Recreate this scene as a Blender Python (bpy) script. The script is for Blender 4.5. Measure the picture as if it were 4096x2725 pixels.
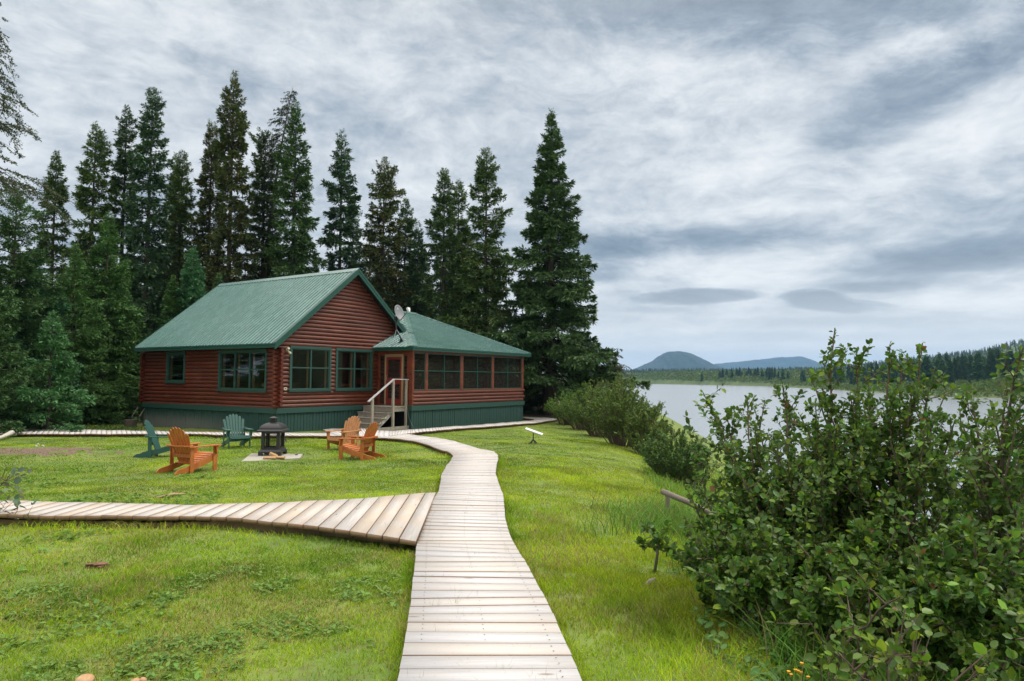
import bpy, math, random
import numpy as np
from mathutils import Matrix, Vector
for o in list(bpy.data.objects): bpy.data.objects.remove(o)
SC = bpy.context.scene
COL = SC.collection
A = np.array
# ------------------------------------------------------------------ camera
CZ = 2.25
FPX, PITCH, ROLL = 2738.44, .055, .0064
cp, sp, cr, sr = math.cos(PITCH), math.sin(PITCH), math.cos(ROLL), math.sin(ROLL)
_r = A([1., 0, 0]); _u = A([0, -sp, cp]); FW = A([0, cp, sp])
RT = cr*_r + sr*_u; UP = -sr*_r + cr*_u
cam = bpy.data.cameras.new('camera'); camo = bpy.data.objects.new('camera', cam); COL.objects.link(camo)
cam.sensor_width = 36; cam.lens = 36*FPX/4096; cam.clip_end = 60000; cam.clip_start = .05
camo.matrix_world = Matrix(((RT[0], UP[0], -FW[0], 0), (RT[1], UP[1], -FW[1], 0), (RT[2], UP[2], -FW[2], CZ), (0, 0, 0, 1)))
SC.camera = camo
SC.view_settings.view_transform = 'Standard'; SC.view_settings.look = 'None'
SC.view_settings.exposure = 0.22; SC.view_settings.gamma = 1
SC.render.engine = 'CYCLES'
SC.cycles.max_bounces = 8; SC.cycles.transparent_max_bounces = 16
SC.cycles.diffuse_bounces = 3; SC.cycles.volume_bounces = 0
SC.cycles.use_denoising = True

def ray(px, py): return RT*(px-2048)/FPX - UP*(py-1362.5)/FPX + FW
def hz(px, py):
    d = ray(px, py); return d[0]/d[1], d[2]/d[1]
def lin(r, g, b):
    f = lambda c: (c/255/12.92) if c/255 <= .04045 else ((c/255+.055)/1.055)**2.4
    return (f(r), f(g), f(b), 1)
# ------------------------------------------------------------------ node helper
class NT:
    def __init__(s, tree): s.t = tree; s.n = tree.nodes; s.l = tree.links
    def new(s, typ, ins=None, **kw):
        n = s.n.new(typ)
        for k, v in kw.items(): setattr(n, k, v)
        for k, v in (ins or {}).items():
            if hasattr(v, 'bl_idname') or isinstance(v, bpy.types.NodeSocket): s.l.new(v, n.inputs[k])
            else: n.inputs[k].default_value = v
        return n
    def m(s, op, a, b=0., c=None, clamp=False):
        n = s.n.new('ShaderNodeMath'); n.operation = op; n.use_clamp = clamp
        for i, v in enumerate((a, b) if c is None else (a, b, c)):
            if isinstance(v, bpy.types.NodeSocket): s.l.new(v, n.inputs[i])
            else: n.inputs[i].default_value = v
        return n.outputs[0]
    def ss(s, v, a, b):
        n = s.n.new('ShaderNodeMapRange'); n.interpolation_type = 'SMOOTHSTEP'
        s.l.new(v, n.inputs[0]); n.inputs[1].default_value = a; n.inputs[2].default_value = b
        return n.outputs[0]
    def mix(s, f, a, b, mode='MIX'):
        n = s.n.new('ShaderNodeMix'); n.data_type = 'RGBA'; n.blend_type = mode
        for i, v in ((0, f), (6, a), (7, b)):
            if isinstance(v, bpy.types.NodeSocket): s.l.new(v, n.inputs[i])
            else: n.inputs[i].default_value = v
        return n.outputs[2]
    def noise(s, vec, scale, detail=4, rough=.55, dist=0, col=False):
        n = s.n.new('ShaderNodeTexNoise'); n.inputs['Scale'].default_value = scale
        n.inputs['Detail'].default_value = detail; n.inputs['Roughness'].default_value = rough
        n.inputs['Distortion'].default_value = dist
        if vec is not None: s.l.new(vec, n.inputs['Vector'])
        return n.outputs[1 if col else 0]
    def comb(s, x, y, z):
        n = s.n.new('ShaderNodeCombineXYZ')
        for i, v in enumerate((x, y, z)):
            if isinstance(v, bpy.types.NodeSocket): s.l.new(v, n.inputs[i])
            else: n.inputs[i].default_value = v
        return n.outputs[0]
    def mapv(s, vec, sc=(1, 1, 1), loc=(0, 0, 0), rot=(0, 0, 0)):
        n = s.n.new('ShaderNodeMapping'); s.l.new(vec, n.inputs[0])
        n.inputs[1].default_value = loc; n.inputs[2].default_value = rot; n.inputs[3].default_value = sc
        return n.outputs[0]
# ------------------------------------------------------------------ world: overcast sky with cloud layers
world = bpy.data.worlds.new('World'); SC.world = world; world.use_nodes = True
SUN_EL, SUN_AZ = 52, 75       # azimuth clockwise from +Y
W = NT(world.node_tree); W.n.clear()
g = W.new('ShaderNodeTexCoord').outputs['Generated']
dirn = W.new('ShaderNodeVectorMath', {0: g}, operation='NORMALIZE').outputs[0]
sx = W.new('ShaderNodeSeparateXYZ', {0: dirn}); DX, DY, DZ = sx.outputs
sky = W.new('ShaderNodeTexSky', sky_type='NISHITA', sun_disc=False)
sky.sun_elevation = math.radians(SUN_EL); sky.sun_rotation = math.radians(SUN_AZ)
sky.air_density = 1.2; sky.dust_density = 2
bg_sky = W.new('ShaderNodeBackground', {0: sky.outputs[0], 1: .1})
zc = W.m('POWER', W.m('MAXIMUM', DZ, 0.0005), .62)
P = W.comb(DX, DY, W.m('MULTIPLY', zc, 1.9))
Pw = W.new('ShaderNodeVectorMath', {0: P, 1: W.new('ShaderNodeVectorMath', {0: W.noise(P, 2.2, 4, col=True), 1: (.22, .22, .22)}, operation='MULTIPLY').outputs[0]}, operation='ADD').outputs[0]
n1 = W.noise(Pw, 2.3, 6, .55)
n2 = W.noise(W.mapv(Pw, (1, 1, 1.25), loc=(7, 3, 0)), 7.0, 7, .62)
n3 = W.noise(W.mapv(Pw, (1, 1, 1.2), loc=(2, 9, 0)), 22.0, 6, .62)
t = W.m('ADD', W.m('MULTIPLY', n1, .36), W.m('ADD', W.m('MULTIPLY', n2, .50), W.m('MULTIPLY', n3, .36)))
t = W.m('ADD', W.m('MULTIPLY', W.m('SUBTRACT', t, .61), 1.25), .535)
dy1 = W.m('MAXIMUM', DY, .05)
GX, GZ = W.m('DIVIDE', DX, dy1), W.m('DIVIDE', DZ, dy1)
front = W.ss(DY, .1, .3)
gv = W.comb(GX, GZ, 0)
bn = W.m('SUBTRACT', W.noise(W.mapv(gv, (1, 2.6, 1)), 9., 8, .68), .5)
def blob(t, px, py, rx, ry, rot, amt, soft=.8, nz=1.6):
    X, Z = hz(px, py)
    a, b = W.m('SUBTRACT', GX, X), W.m('SUBTRACT', GZ, Z)
    c, s_ = math.cos(math.radians(rot)), math.sin(math.radians(rot))
    uu = W.m('ADD', W.m('MULTIPLY', a, c*FPX/rx), W.m('MULTIPLY', b, s_*FPX/rx))
    vv = W.m('ADD', W.m('MULTIPLY', a, -s_*FPX/ry), W.m('MULTIPLY', b, c*FPX/ry))
    d = W.m('SQRT', W.m('ADD', W.m('MULTIPLY', uu, uu), W.m('MULTIPLY', vv, vv)))
    d = W.m('ADD', d, W.m('MULTIPLY', bn, nz))
    k = W.m('MULTIPLY', W.ss(d, 1+soft*.6, 1-soft), front)
    return W.m('ADD', t, W.m('MULTIPLY', k, amt*1.1))
for b in ((2950, -60, 1250, 300, -3, -.30, .9, 1.2), (3560, 420, 420, 150, 35, -.22, .8, 1.4), (3950, 250, 380, 90, 38, -.14, .8, 1.4),
          (3650, 190, 260, 60, 20, .16, .8, 1.4), (2700, 300, 620, 110, -8, .13, .9, 1.4), (3900, 550, 400, 200, 20, .10, .9, 1.2),
          (2700, 950, 720, 70, 3, -.24, .8, .9), (2420, 1050, 190, 75, 8, -.26, .7, .7), (2900, 860, 420, 60, 6, .12, .8, 1.2),
          (2850, 1060, 700, 45, 0, .16, .8, .8), (3350, 700, 800, 160, 8, .10, .9, 1.2),
          (3820, 1035, 560, 75, 9, -.30, .7, .7), (3050, 1120, 1100, 24, 2, .10, .8, .7), (3500, 1148, 180, 24, 2, -.26, .5, .9),
          (2790, 1186, 250, 30, 2, -.46, .4, 1.3), (3270, 1190, 150, 32, -4, -.46, .4, 1.7), (3350, 1224, 170, 24, -3, -.42, .45, 1.7), (3480,1212,110,12,-6,-.2,.5,1.),
          (3950, 1200, 500, 50, 4, .17, .8, .8), (2600, 1130, 260, 26, -3, -.10, .7, .7), (3000, 1350, 1200, 45, 0, .06, .9, .8),
          (3400, 1290, 600, 24, 1, -.12, .8, .8), (3000, 1350, 500, 24, 1, -.14, .7, .8), (2600, 1240, 150, 14, 0, -.12, .7, .8), (2700, 1412, 200, 7, 0, -.1, .7, .8), (3800, 1345, 500, 18, 1, -.08, .8, .8),
          (1150, 150, 1200, 240, -12, .06, .9, 1.5), (500, 130, 600, 90, -25, -.05, .9, 1.5), (1600, 700, 700, 130, -20, .05, .9, 1.5), (700, 560, 900, 90, -10, .05, .9, 1.5)):
    t = blob(t, *b)
ramp = W.new('ShaderNodeValToRGB', {0: t}); cr_ = ramp.color_ramp; cr_.interpolation = 'B_SPLINE'
els = [(.06, lin(108, 123, 140)), (.34, lin(150, 164, 178)), (.50, lin(187, 195, 203)), (.64, lin(216, 221, 225)), (.80, lin(240, 241, 241))]
cr_.elements[0].position, cr_.elements[0].color = els[0]; cr_.elements[1].position, cr_.elements[1].color = els[-1]
for p_, c_ in els[1:-1]:
    e = cr_.elements.new(p_); e.color = c_
cc = ramp.outputs[0]
cc = W.mix(W.m('MULTIPLY', W.ss(DZ, .19, .0), .80), ramp.outputs[0], lin(250, 250, 248))   # paler towards the horizon
cc = W.mix(W.ss(DZ, .42, .7), cc, lin(228, 224, 218))
zen = W.m('ADD', 1.0, W.m('MULTIPLY', W.ss(DZ, .46, .85), 1.9))    # an overcast sky is brightest overhead
bg_c = W.new('ShaderNodeBackground', {0: cc, 1: zen})
mixs = W.new('ShaderNodeMixShader', {0: .93, 1: bg_sky.outputs[0], 2: bg_c.outputs[0]})
W.new('ShaderNodeOutputWorld', {0: mixs.outputs[0]})
sun = bpy.data.lights.new('sun', 'SUN'); suno = bpy.data.objects.new('sun', sun); COL.objects.link(suno)
sun.energy = 1.5; sun.angle = math.radians(22); sun.color = (1, .97, .93)
ea, eb = math.radians(SUN_EL), math.radians(SUN_AZ)
sd = Vector((math.sin(eb)*math.cos(ea), math.cos(eb)*math.cos(ea), math.sin(ea)))
suno.rotation_euler = sd.to_track_quat('Z', 'Y').to_euler()
# ------------------------------------------------------------------ materials
def mat(name, base, rough=.6, var=0., vscale=8, stretch=(1, 1, 1), spec=.5, bump=0., bscale=40, metal=0, col2=None, attr=False, trans=0., coat=0., thr=(.35, .65)):
    m = bpy.data.materials.new(name); m.use_nodes = True; N = NT(m.node_tree)
    b = N.n['Principled BSDF']; b.inputs['Roughness'].default_value = rough; b.inputs['Metallic'].default_value = metal
    b.inputs['Specular IOR Level'].default_value = spec; b.inputs['Coat Weight'].default_value = coat
    co = N.new('ShaderNodeTexCoord').outputs['Object']; v = N.mapv(co, stretch)
    base = tuple(base[:3])+(1,)
    c = None
    if attr:
        c = N.new('ShaderNodeAttribute', attribute_name='Col').outputs[0]
    if var or col2:
        n = N.noise(v, vscale, 6, .6)
        src = c if c is not None else base
        if col2: c = N.mix(N.ss(n, *thr), src, tuple(col2[:3])+(1,))
        if var:
            k = N.m('ADD', 1-var, N.m('MULTIPLY', N.noise(v, vscale*2.3, 5, .6), 2*var))
            kk = N.comb(k, k, k)
            c = N.mix(1., c if c is not None else base, kk, 'MULTIPLY')
    if c is None: b.inputs['Base Color'].default_value = base
    else: N.l.new(c, b.inputs['Base Color'])
    if bump:
        bp = N.new('ShaderNodeBump', {'Height': N.noise(v, bscale, 5), 'Strength': min(1, bump*10), 'Distance': bump})
        N.l.new(bp.outputs[0], b.inputs['Normal'])
    if trans:
        tr = N.new('ShaderNodeBsdfTranslucent')
        if c is not None: N.l.new(c, tr.inputs[0])
        else: tr.inputs[0].default_value = base
        mx = N.new('ShaderNodeMixShader', {0: trans, 1: b.outputs[0], 2: tr.outputs[0]})
        N.l.new(mx.outputs[0], N.n['Material Output'].inputs[0])
    return m
def log_mat(name, st, base, dark):
    m = bpy.data.materials.new(name); m.use_nodes = True; N = NT(m.node_tree); b = N.n['Principled BSDF']
    co = N.new('ShaderNodeTexCoord').outputs['Object']
    gr = N.noise(N.mapv(co, st), 9, 6, .65); big = N.noise(N.mapv(co, tuple(.25 if q < 1 else 1.2 for q in st)), 2.2, 3)
    knot = N.new('ShaderNodeTexVoronoi', {'Vector': N.mapv(co, tuple(2.2 if q < 1 else 5 for q in st)), 'Scale': 1.}).outputs[0]
    c = N.mix(N.ss(gr, .3, .72), dark, base)
    crs = N.noise(N.mapv(co, (.12, .12, 6.06)), 1., 1, .5); kk_ = N.m('ADD', .45, N.m('MULTIPLY', crs, 1.1)); c = N.mix(1., c, N.comb(kk_, kk_, kk_), 'MULTIPLY')
    wash = N.noise(N.mapv(co, (.5, .5, 1.2)), 1.7, 5, .7); c = N.mix(N.m('MULTIPLY', N.ss(wash, .55, .72), .35), c, (.30, .13, .08, 1))
    c = N.mix(N.m('MULTIPLY', N.ss(big, .45, .75), .35), c, tuple(min(1, x*1.5) for x in base[:3])+(1,))
    c = N.mix(N.ss(knot, .10, .04), c, tuple(x*.3 for x in dark[:3])+(1,))
    N.l.new(c, b.inputs['Base Color'])
    N.l.new(N.m('ADD', .28, N.m('MULTIPLY', big, .25)), b.inputs['Roughness'])
    bp = N.new('ShaderNodeBump', {'Height': gr, 'Strength': .35, 'Distance': .01}); N.l.new(bp.outputs[0], b.inputs['Normal'])
    return m
RB, RD = (.170, .038, .014, 1), (.066, .014, .006, 1)
M = {}
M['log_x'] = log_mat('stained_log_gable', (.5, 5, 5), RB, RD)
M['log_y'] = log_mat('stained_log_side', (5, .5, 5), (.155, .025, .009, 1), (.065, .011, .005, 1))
M['post'] = log_mat('stained_post', (5, 5, .5), (.22, .050, .018, 1), (.12, .026, .012, 1))
M['green'] = mat('green_paint', (.022, .072, .056), .5, .18, 5, bump=.002, bscale=30)
M['green_trim'] = mat('green_trim', (.016, .078, .056), .35, .08, 6)
def skirt_mat():
    m = bpy.data.materials.new('weathered_green_boards'); m.use_nodes = True; N = NT(m.node_tree); b = N.n['Principled BSDF']
    co = N.new('ShaderNodeTexCoord').outputs['Object']; s = N.new('ShaderNodeSeparateXYZ', {0: co})
    n = N.noise(N.mapv(co, (3, 3, .7)), 3, 6, .65)
    w = N.m('ADD', N.m('MULTIPLY', s.outputs[2], -1.7), N.m('MULTIPLY', n, .9))       # rain-splashed, faded toward the ground at the shaded side
    yy = N.ss(s.outputs[1], 1.2, 6.0)
    f = N.m('MULTIPLY', N.ss(w, -.75, .25), yy)
    grain = N.noise(N.mapv(co, (6, 6, .5)), 8, 4)
    c = N.mix(N.ss(grain, .3, .7), (.013, .050, .040, 1), (.024, .074, .058, 1))
    c = N.mix(N.m('MULTIPLY', f, .85), c, (.17, .17, .15, 1))
    N.l.new(c, b.inputs['Base Color']); b.inputs['Roughness'].default_value = .7
    return m
M['skirt'] = skirt_mat()
def roof_mat():
    m = bpy.data.materials.new('green_metal_roof'); m.use_nodes = True; N = NT(m.node_tree); b = N.n['Principled BSDF']
    co = N.new('ShaderNodeTexCoord').outputs['Object']
    n = N.noise(N.mapv(co, (.6, 1.5, .6)), 2.0, 4); n2 = N.noise(co, 14, 4)
    c = N.mix(N.ss(n, .3, .7), (.075, .175, .145, 1), (.098, .212, .180, 1))
    c = N.mix(N.m('MULTIPLY', N.ss(n2, .6, .8), .04), c, (.16, .2, .18, 1))
    N.l.new(c, b.inputs['Base Color']); N.l.new(N.m('ADD', .20, N.m('MULTIPLY', n, .14)), b.inputs['Roughness'])
    b.inputs['Specular IOR Level'].default_value = .9; b.inputs['Coat Weight'].default_value = .5; b.inputs['Coat Roughness'].default_value = .2
    return m
M['roof'] = roof_mat()
M['pine'] = mat('pine_interior', (.20, .105, .045), .5, .25, 3, (.4, 4, 4))
M['pine_strip'] = mat('pine_window_strip', (.55, .36, .19), .5, .15, 6)
M['dark'] = mat('dark_recess', (.012, .011, .010), .9)
M['red_door'] = mat('red_door_paint', (.22, .026, .016), .45, .1, 6)
M['metal_grey'] = mat('grey_metal', (.30, .31, .33), .4, .08, 8, metal=.4)
M['metal_dark'] = mat('dark_metal', (.035, .036, .040), .5, .15, 20)
M['white_plastic'] = mat('white_plastic', (.78, .78, .76), .35)
M['cream'] = mat('cream_plastic', (.62, .58, .42), .45)
M['stove'] = mat('black_enamel', (.022, .021, .022), .42, .25, 30, col2=(.075, .055, .045), thr=(.55, .85), bump=.002, bscale=60)
M['concrete'] = mat('pale_concrete', (.38, .35, .29), .85, .3, 12, bump=.004)
M['firewood'] = mat('split_firewood', (.42, .25, .11), .8, .3, 12, (1, 6, 6))
M['driftwood'] = mat('grey_driftwood', (.20, .165, .13), .85, .35, 10, (2, 2, 2), bump=.01, bscale=14)
M['oldwood'] = mat('weathered_grey_wood', (.27, .225, .175), .8, .32, 5, (1.5, 1.5, 5), col2=(.40, .36, .31), thr=(.45, .7))
M['oldwood_v'] = mat('weathered_post_wood', (.30, .24, .17), .8, .32, 5, (6, 6, .8), col2=(.42, .39, .35), thr=(.4, .7))
M['bark'] = mat('bark', (.085, .066, .052), .95, .4, 5, (4, 4, .8), bump=.03, bscale=12)
M['bark_alder'] = mat('alder_bark', (.125, .083, .062), .8, .35, 14, (2, 2, 1))
M['bark_larch'] = mat('larch_bark', (.12, .085, .06), .95, .3, 8)
M['chair_green'] = mat('chair_green_paint', (.030, .100, .080), .5, .15, 10, (2, 2, 2))
M['chair_orange'] = mat('chair_orange_stain', (.52, .17, .035), .5, .25, 5, (7, 1.2, 1.2), col2=(.40, .11, .02))
M['chair_honey'] = mat('chair_honey_stain', (.50, .235, .080), .55, .28, 5, (7, 1.2, 1.2), col2=(.38, .15, .045))
def mk_glass():
    m = bpy.data.materials.new('window_glass'); m.use_nodes = True; N = NT(m.node_tree)
    tr = N.new('ShaderNodeBsdfTransparent', {0: (.70, .71, .69, 1)}); gl = N.new('ShaderNodeBsdfGlossy', {0: (1, 1, 1, 1), 1: .03})
    fr = N.new('ShaderNodeFresnel', {0: 1.45})
    f = N.m('ADD', .01, N.m('MULTIPLY', fr.outputs[0], .22))
    mx = N.new('ShaderNodeMixShader', {0: f, 1: tr.outputs[0], 2: gl.outputs[0]}); N.l.new(mx.outputs[0], N.n['Material Output'].inputs[0]); return m
M['glass'] = mk_glass()
def mk_screen(name, a, col):
    m = bpy.data.materials.new(name); m.use_nodes = True; N = NT(m.node_tree)
    tr = N.new('ShaderNodeBsdfTransparent'); d = N.new('ShaderNodeBsdfDiffuse', {0: col})
    mx = N.new('ShaderNodeMixShader', {0: a, 1: tr.outputs[0], 2: d.outputs[0]}); N.l.new(mx.outputs[0], N.n['Material Output'].inputs[0]); return m
M['screen'] = mk_screen('insect_screen', .40, (.050, .042, .036, 1))
M['mesh_screen'] = mk_screen('spark_mesh', .35, (.02, .02, .02, 1))
def deck_mat(name, base, tan):
    m = bpy.data.materials.new(name); m.use_nodes = True; N = NT(m.node_tree); b = N.n['Principled BSDF']
    at = N.new('ShaderNodeAttribute', attribute_name='Col'); uv = N.new('ShaderNodeUVMap').outputs[0]
    s = N.new('ShaderNodeSeparateColor', {0: at.outputs[0]})
    rnd = N.m('MULTIPLY', s.outputs[0], 37.)
    st = N.new('ShaderNodeVectorMath', {0: N.mapv(uv, (1.2, 22, 1)), 1: N.comb(rnd, rnd, 0)}, operation='ADD').outputs[0]
    grain = N.noise(st, 1.6, 7, .7, 1.2)
    nail = N.ss(N.noise(N.mapv(uv, (14, 14, 1)), 3, 1, .5), .74, .80)
    st2 = N.new('ShaderNodeVectorMath', {0: N.mapv(uv, (1.3, 4, 1)), 1: N.comb(rnd, rnd, 3)}, operation='ADD').outputs[0]
    blot = N.noise(st2, 1.4, 5, .6)
    kn = N.new('ShaderNodeTexVoronoi', {'Vector': N.new('ShaderNodeVectorMath', {0: N.mapv(uv, (2.0, 7, 1)), 1: N.comb(rnd, rnd, 0)}, operation='ADD').outputs[0], 'Scale': 1.}).outputs[0]
    c = N.mix(N.ss(grain, .25, .75), tuple(x*.76 for x in base[:3])+(1,), base)
    c = N.mix(N.m('MULTIPLY', N.ss(N.m('ADD', blot, N.m('MULTIPLY', s.outputs[1], .3)), .5, .85), .8), c, tan)
    c = N.mix(N.m('MULTIPLY', N.ss(kn, .13, .05), .7), c, (.20, .13, .08, 1))
    k = N.m('ADD', .93, N.m('MULTIPLY', s.outputs[2], .11)); c = N.mix(1., c, N.comb(k, k, k), 'MULTIPLY')
    spot = N.noise(N.mapv(uv, (7, 7, 1)), 6, 3, .7); c = N.mix(N.m('MULTIPLY', N.ss(spot, .68, .78), .45), c, (.25, .2, .16, 1))
    c = N.mix(N.m('MULTIPLY', nail, .5), c, (.22, .19, .17, 1))
    N.l.new(c, b.inputs['Base Color']); b.inputs['Roughness'].default_value = .75
    bp = N.new('ShaderNodeBump', {'Height': grain, 'Strength': .4, 'Distance': .004}); N.l.new(bp.outputs[0], b.inputs['Normal'])
    return m
M['deck'] = deck_mat('bleached_planks', (.625, .60, .585, 1), (.58, .52, .45, 1))
M['deck_tan'] = deck_mat('newer_planks', (.62, .57, .52, 1), (.56, .45, .34, 1))
M['deck_side'] = mat('plank_edges', (.26, .16, .09), .85, .35, 9)
M['grass'] = mat('grass_blades', (.1, .2, .03), .6, attr=True, trans=.42, spec=.2)
M['leafy'] = mat('leaf_faces', (.1, .2, .03), .5, attr=True, trans=.35, spec=.25)
M['alder_leaf'] = mat('alder_leaves', (.05, .1, .02), .40, attr=True, trans=.36, spec=.33)
M['needles'] = mat('spruce_needles', (.03, .06, .02), .6, attr=True, trans=.12, spec=.2)
# ------------------------------------------------------------------ object helpers
def tag(o, label=None, cat=None, group=None, kind=None):
    if label: o['label'] = label
    if cat: o['category'] = cat
    if group: o['group'] = group
    if kind: o['kind'] = kind
    return o
def empty(name, loc=(0, 0, 0), rz=0, label=None, cat=None, group=None, parent=None, rot=None):
    o = bpy.data.objects.new(name, None); COL.objects.link(o); o.location = loc; o.rotation_euler = rot or (0, 0, rz)
    o.empty_display_size = .1
    if parent: o.parent = parent
    return tag(o, label, cat, group)
def link(name, me, parent=None):
    o = bpy.data.objects.new(name, me); COL.objects.link(o)
    if parent: o.parent = parent
    return o
class MB:
    def __init__(s): s.v = []; s.f = []; s.c = []; s.uv = {}
    def add(s, vs, fs):
        k = len(s.v); s.v += [tuple(map(float, p)) for p in vs]; s.f += [tuple(k+i for i in f) for f in fs]; return s
    def box(s, c, d, R=None):
        x, y, z = [q/2 for q in d]
        vs = [Vector((a*x, b*y, e*z)) for a in (-1, 1) for b in (-1, 1) for e in (-1, 1)]
        if R is not None: vs = [R @ v for v in vs]
        vs = [v+Vector(c) for v in vs]
        return s.add(vs, [(0, 1, 3, 2), (4, 6, 7, 5), (0, 4, 5, 1), (2, 3, 7, 6), (0, 2, 6, 4), (1, 5, 7, 3)])
    def bb(s, x0, x1, y0, y1, z0, z1): return s.box(((x0+x1)/2, (y0+y1)/2, (z0+z1)/2), (abs(x1-x0), abs(y1-y0), abs(z1-z0)))
    def beam(s, a, b, w, h, up=(0, 0, 1)):
        a, b = Vector(a), Vector(b); d = (b-a); L = d.length; d.normalize()
        side = d.cross(Vector(up)); side = side.normalized() if side.length > 1e-5 else Vector((1, 0, 0)); u = side.cross(d)
        vs = [p+side*i*w/2+u*j*h/2 for p in (a, b) for i, j in ((-1, -1), (1, -1), (1, 1), (-1, 1))]
        return s.add(vs, [(3, 2, 1, 0), (4, 5, 6, 7), (0, 1, 5, 4), (1, 2, 6, 5), (2, 3, 7, 6), (3, 0, 4, 7)])
    def prism(s, poly, ax, a, b):   # poly in the other two axes, extruded along axis ax from a to b
        def pt(p, q): return {0: (q, p[0], p[1]), 1: (p[0], q, p[1]), 2: (p[0], p[1], q)}[ax]
        n = len(poly); vs = [pt(p, a) for p in poly]+[pt(p, b) for p in poly]
        return s.add(vs, [tuple(range(n))[::-1], tuple(range(n, 2*n))]+[(i, (i+1) % n, n+(i+1) % n, n+i) for i in range(n)])
    def tube(s, pts, rad, n=6, cap=True):
        pts = [Vector(p) for p in pts]; vs = []; fs = []
        up = Vector((0, 0, 1)) if abs((pts[-1]-pts[0]).normalized().z) < .9 else Vector((0, 1, 0))
        for i, p in enumerate(pts):
            d = (pts[min(i+1, len(pts)-1)]-pts[max(i-1, 0)]).normalized()
            a = d.cross(up).normalized(); b = a.cross(d); r = rad[i] if hasattr(rad, '__len__') else rad
            vs += [p+(a*math.cos(2*math.pi*k/n)+b*math.sin(2*math.pi*k/n))*r for k in range(n)]
        for i in range(len(pts)-1):
            fs += [(i*n+k, i*n+(k+1) % n, (i+1)*n+(k+1) % n, (i+1)*n+k) for k in range(n)]
        if cap: fs += [tuple(range(n))[::-1], tuple(range((len(pts)-1)*n, len(pts)*n))]
        return s.add(vs, fs)
    def build(s, name, m, parent=None, smooth=False, bevel=0):
        me = bpy.data.meshes.new(name); me.from_pydata(s.v, [], s.f); me.update()
        if smooth: me.polygons.foreach_set('use_smooth', [True]*len(me.polygons))
        me.materials.append(M[m] if isinstance(m, str) else m)
        o = link(name, me, parent)
        if bevel:
            b = o.modifiers.new('bevel', 'BEVEL'); b.width = bevel; b.segments = 2; b.limit_method = 'ANGLE'
        return o
def npmesh(name, V, F, m, parent=None, col=None, smooth=False, only_mesh=False):
    me = bpy.data.meshes.new(name); V = np.asarray(V, np.float32); F = np.asarray(F, np.int32); k = F.shape[1]
    me.vertices.add(len(V)); me.vertices.foreach_set('co', V.ravel())
    me.loops.add(F.size); me.loops.foreach_set('vertex_index', F.ravel())
    me.polygons.add(len(F)); me.polygons.foreach_set('loop_start', np.arange(0, F.size, k, dtype=np.int32))
    if smooth: me.polygons.foreach_set('use_smooth', np.ones(len(F), bool))
    me.update(calc_edges=True)
    if col is not None:
        c = np.ones((len(V), 4), np.float32); c[:, :3] = col
        a = me.color_attributes.new('Col', 'FLOAT_COLOR', 'POINT'); a.data.foreach_set('color', c.ravel())
    me.materials.append(M[m] if isinstance(m, str) else m)
    return me if only_mesh else link(name, me, parent)
def copy_tree(o, parent=None):
    c = o.copy(); COL.objects.link(c); c.parent = parent
    for ch in [q for q in bpy.data.objects if q.parent == o]: copy_tree(ch, c)
    return c
# ------------------------------------------------------------------ terrain
def vnoise(x, y, s, seed=0):
    x = np.asarray(x, float)*s+seed*17.3; y = np.asarray(y, float)*s+seed*5.1
    xi, yi = np.floor(x), np.floor(y); fx, fy = x-xi, y-yi; fx = fx*fx*(3-2*fx); fy = fy*fy*(3-2*fy)
    def h(a, b):
        q = np.sin(a*127.1+b*311.7)*43758.5453; return q-np.floor(q)
    return (h(xi, yi)*(1-fx)+h(xi+1, yi)*fx)*(1-fy)+(h(xi, yi+1)*(1-fx)+h(xi+1, yi+1)*fx)*fy
WZ = -4.25
SHORE = A([(330., -400), (230, 60), (190, 258), (176, 281), (200, 400), (233, 526), (257, 705), (215, 860), (175, 1000), (120, 1120), (-200, 1230), (-1500, 1300)])
def xcrest(y):
    return np.interp(y, [-30, 0, 8, 16, 22, 30, 38, 50, 100, 300, 1000], [1.2, 1.3, 1.7, 2.3, 3.0, 4.4, 6.0, 8, 13, 35, 60])
def shore_d(x, y):
    """signed distance to the far shore, positive on the land behind it"""
    x = np.asarray(x, float); y = np.asarray(y, float); best = np.full(np.broadcast(x, y).shape, 1e9); sg = np.ones_like(best)
    for a, b in zip(SHORE[:-1], SHORE[1:]):
        d = b-a; L2 = d@d; t = np.clip(((x-a[0])*d[0]+(y-a[1])*d[1])/L2, 0, 1)
        ex, ey = x-(a[0]+t*d[0]), y-(a[1]+t*d[1]); ds = np.hypot(ex, ey)
        cr = d[0]*(y-a[1])-d[1]*(x-a[0])
        mk = ds < best-1e-9; best = np.where(mk, ds, best); sg = np.where(mk, np.where(cr < 0, 1., -1.), sg)
    return best*sg
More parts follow.
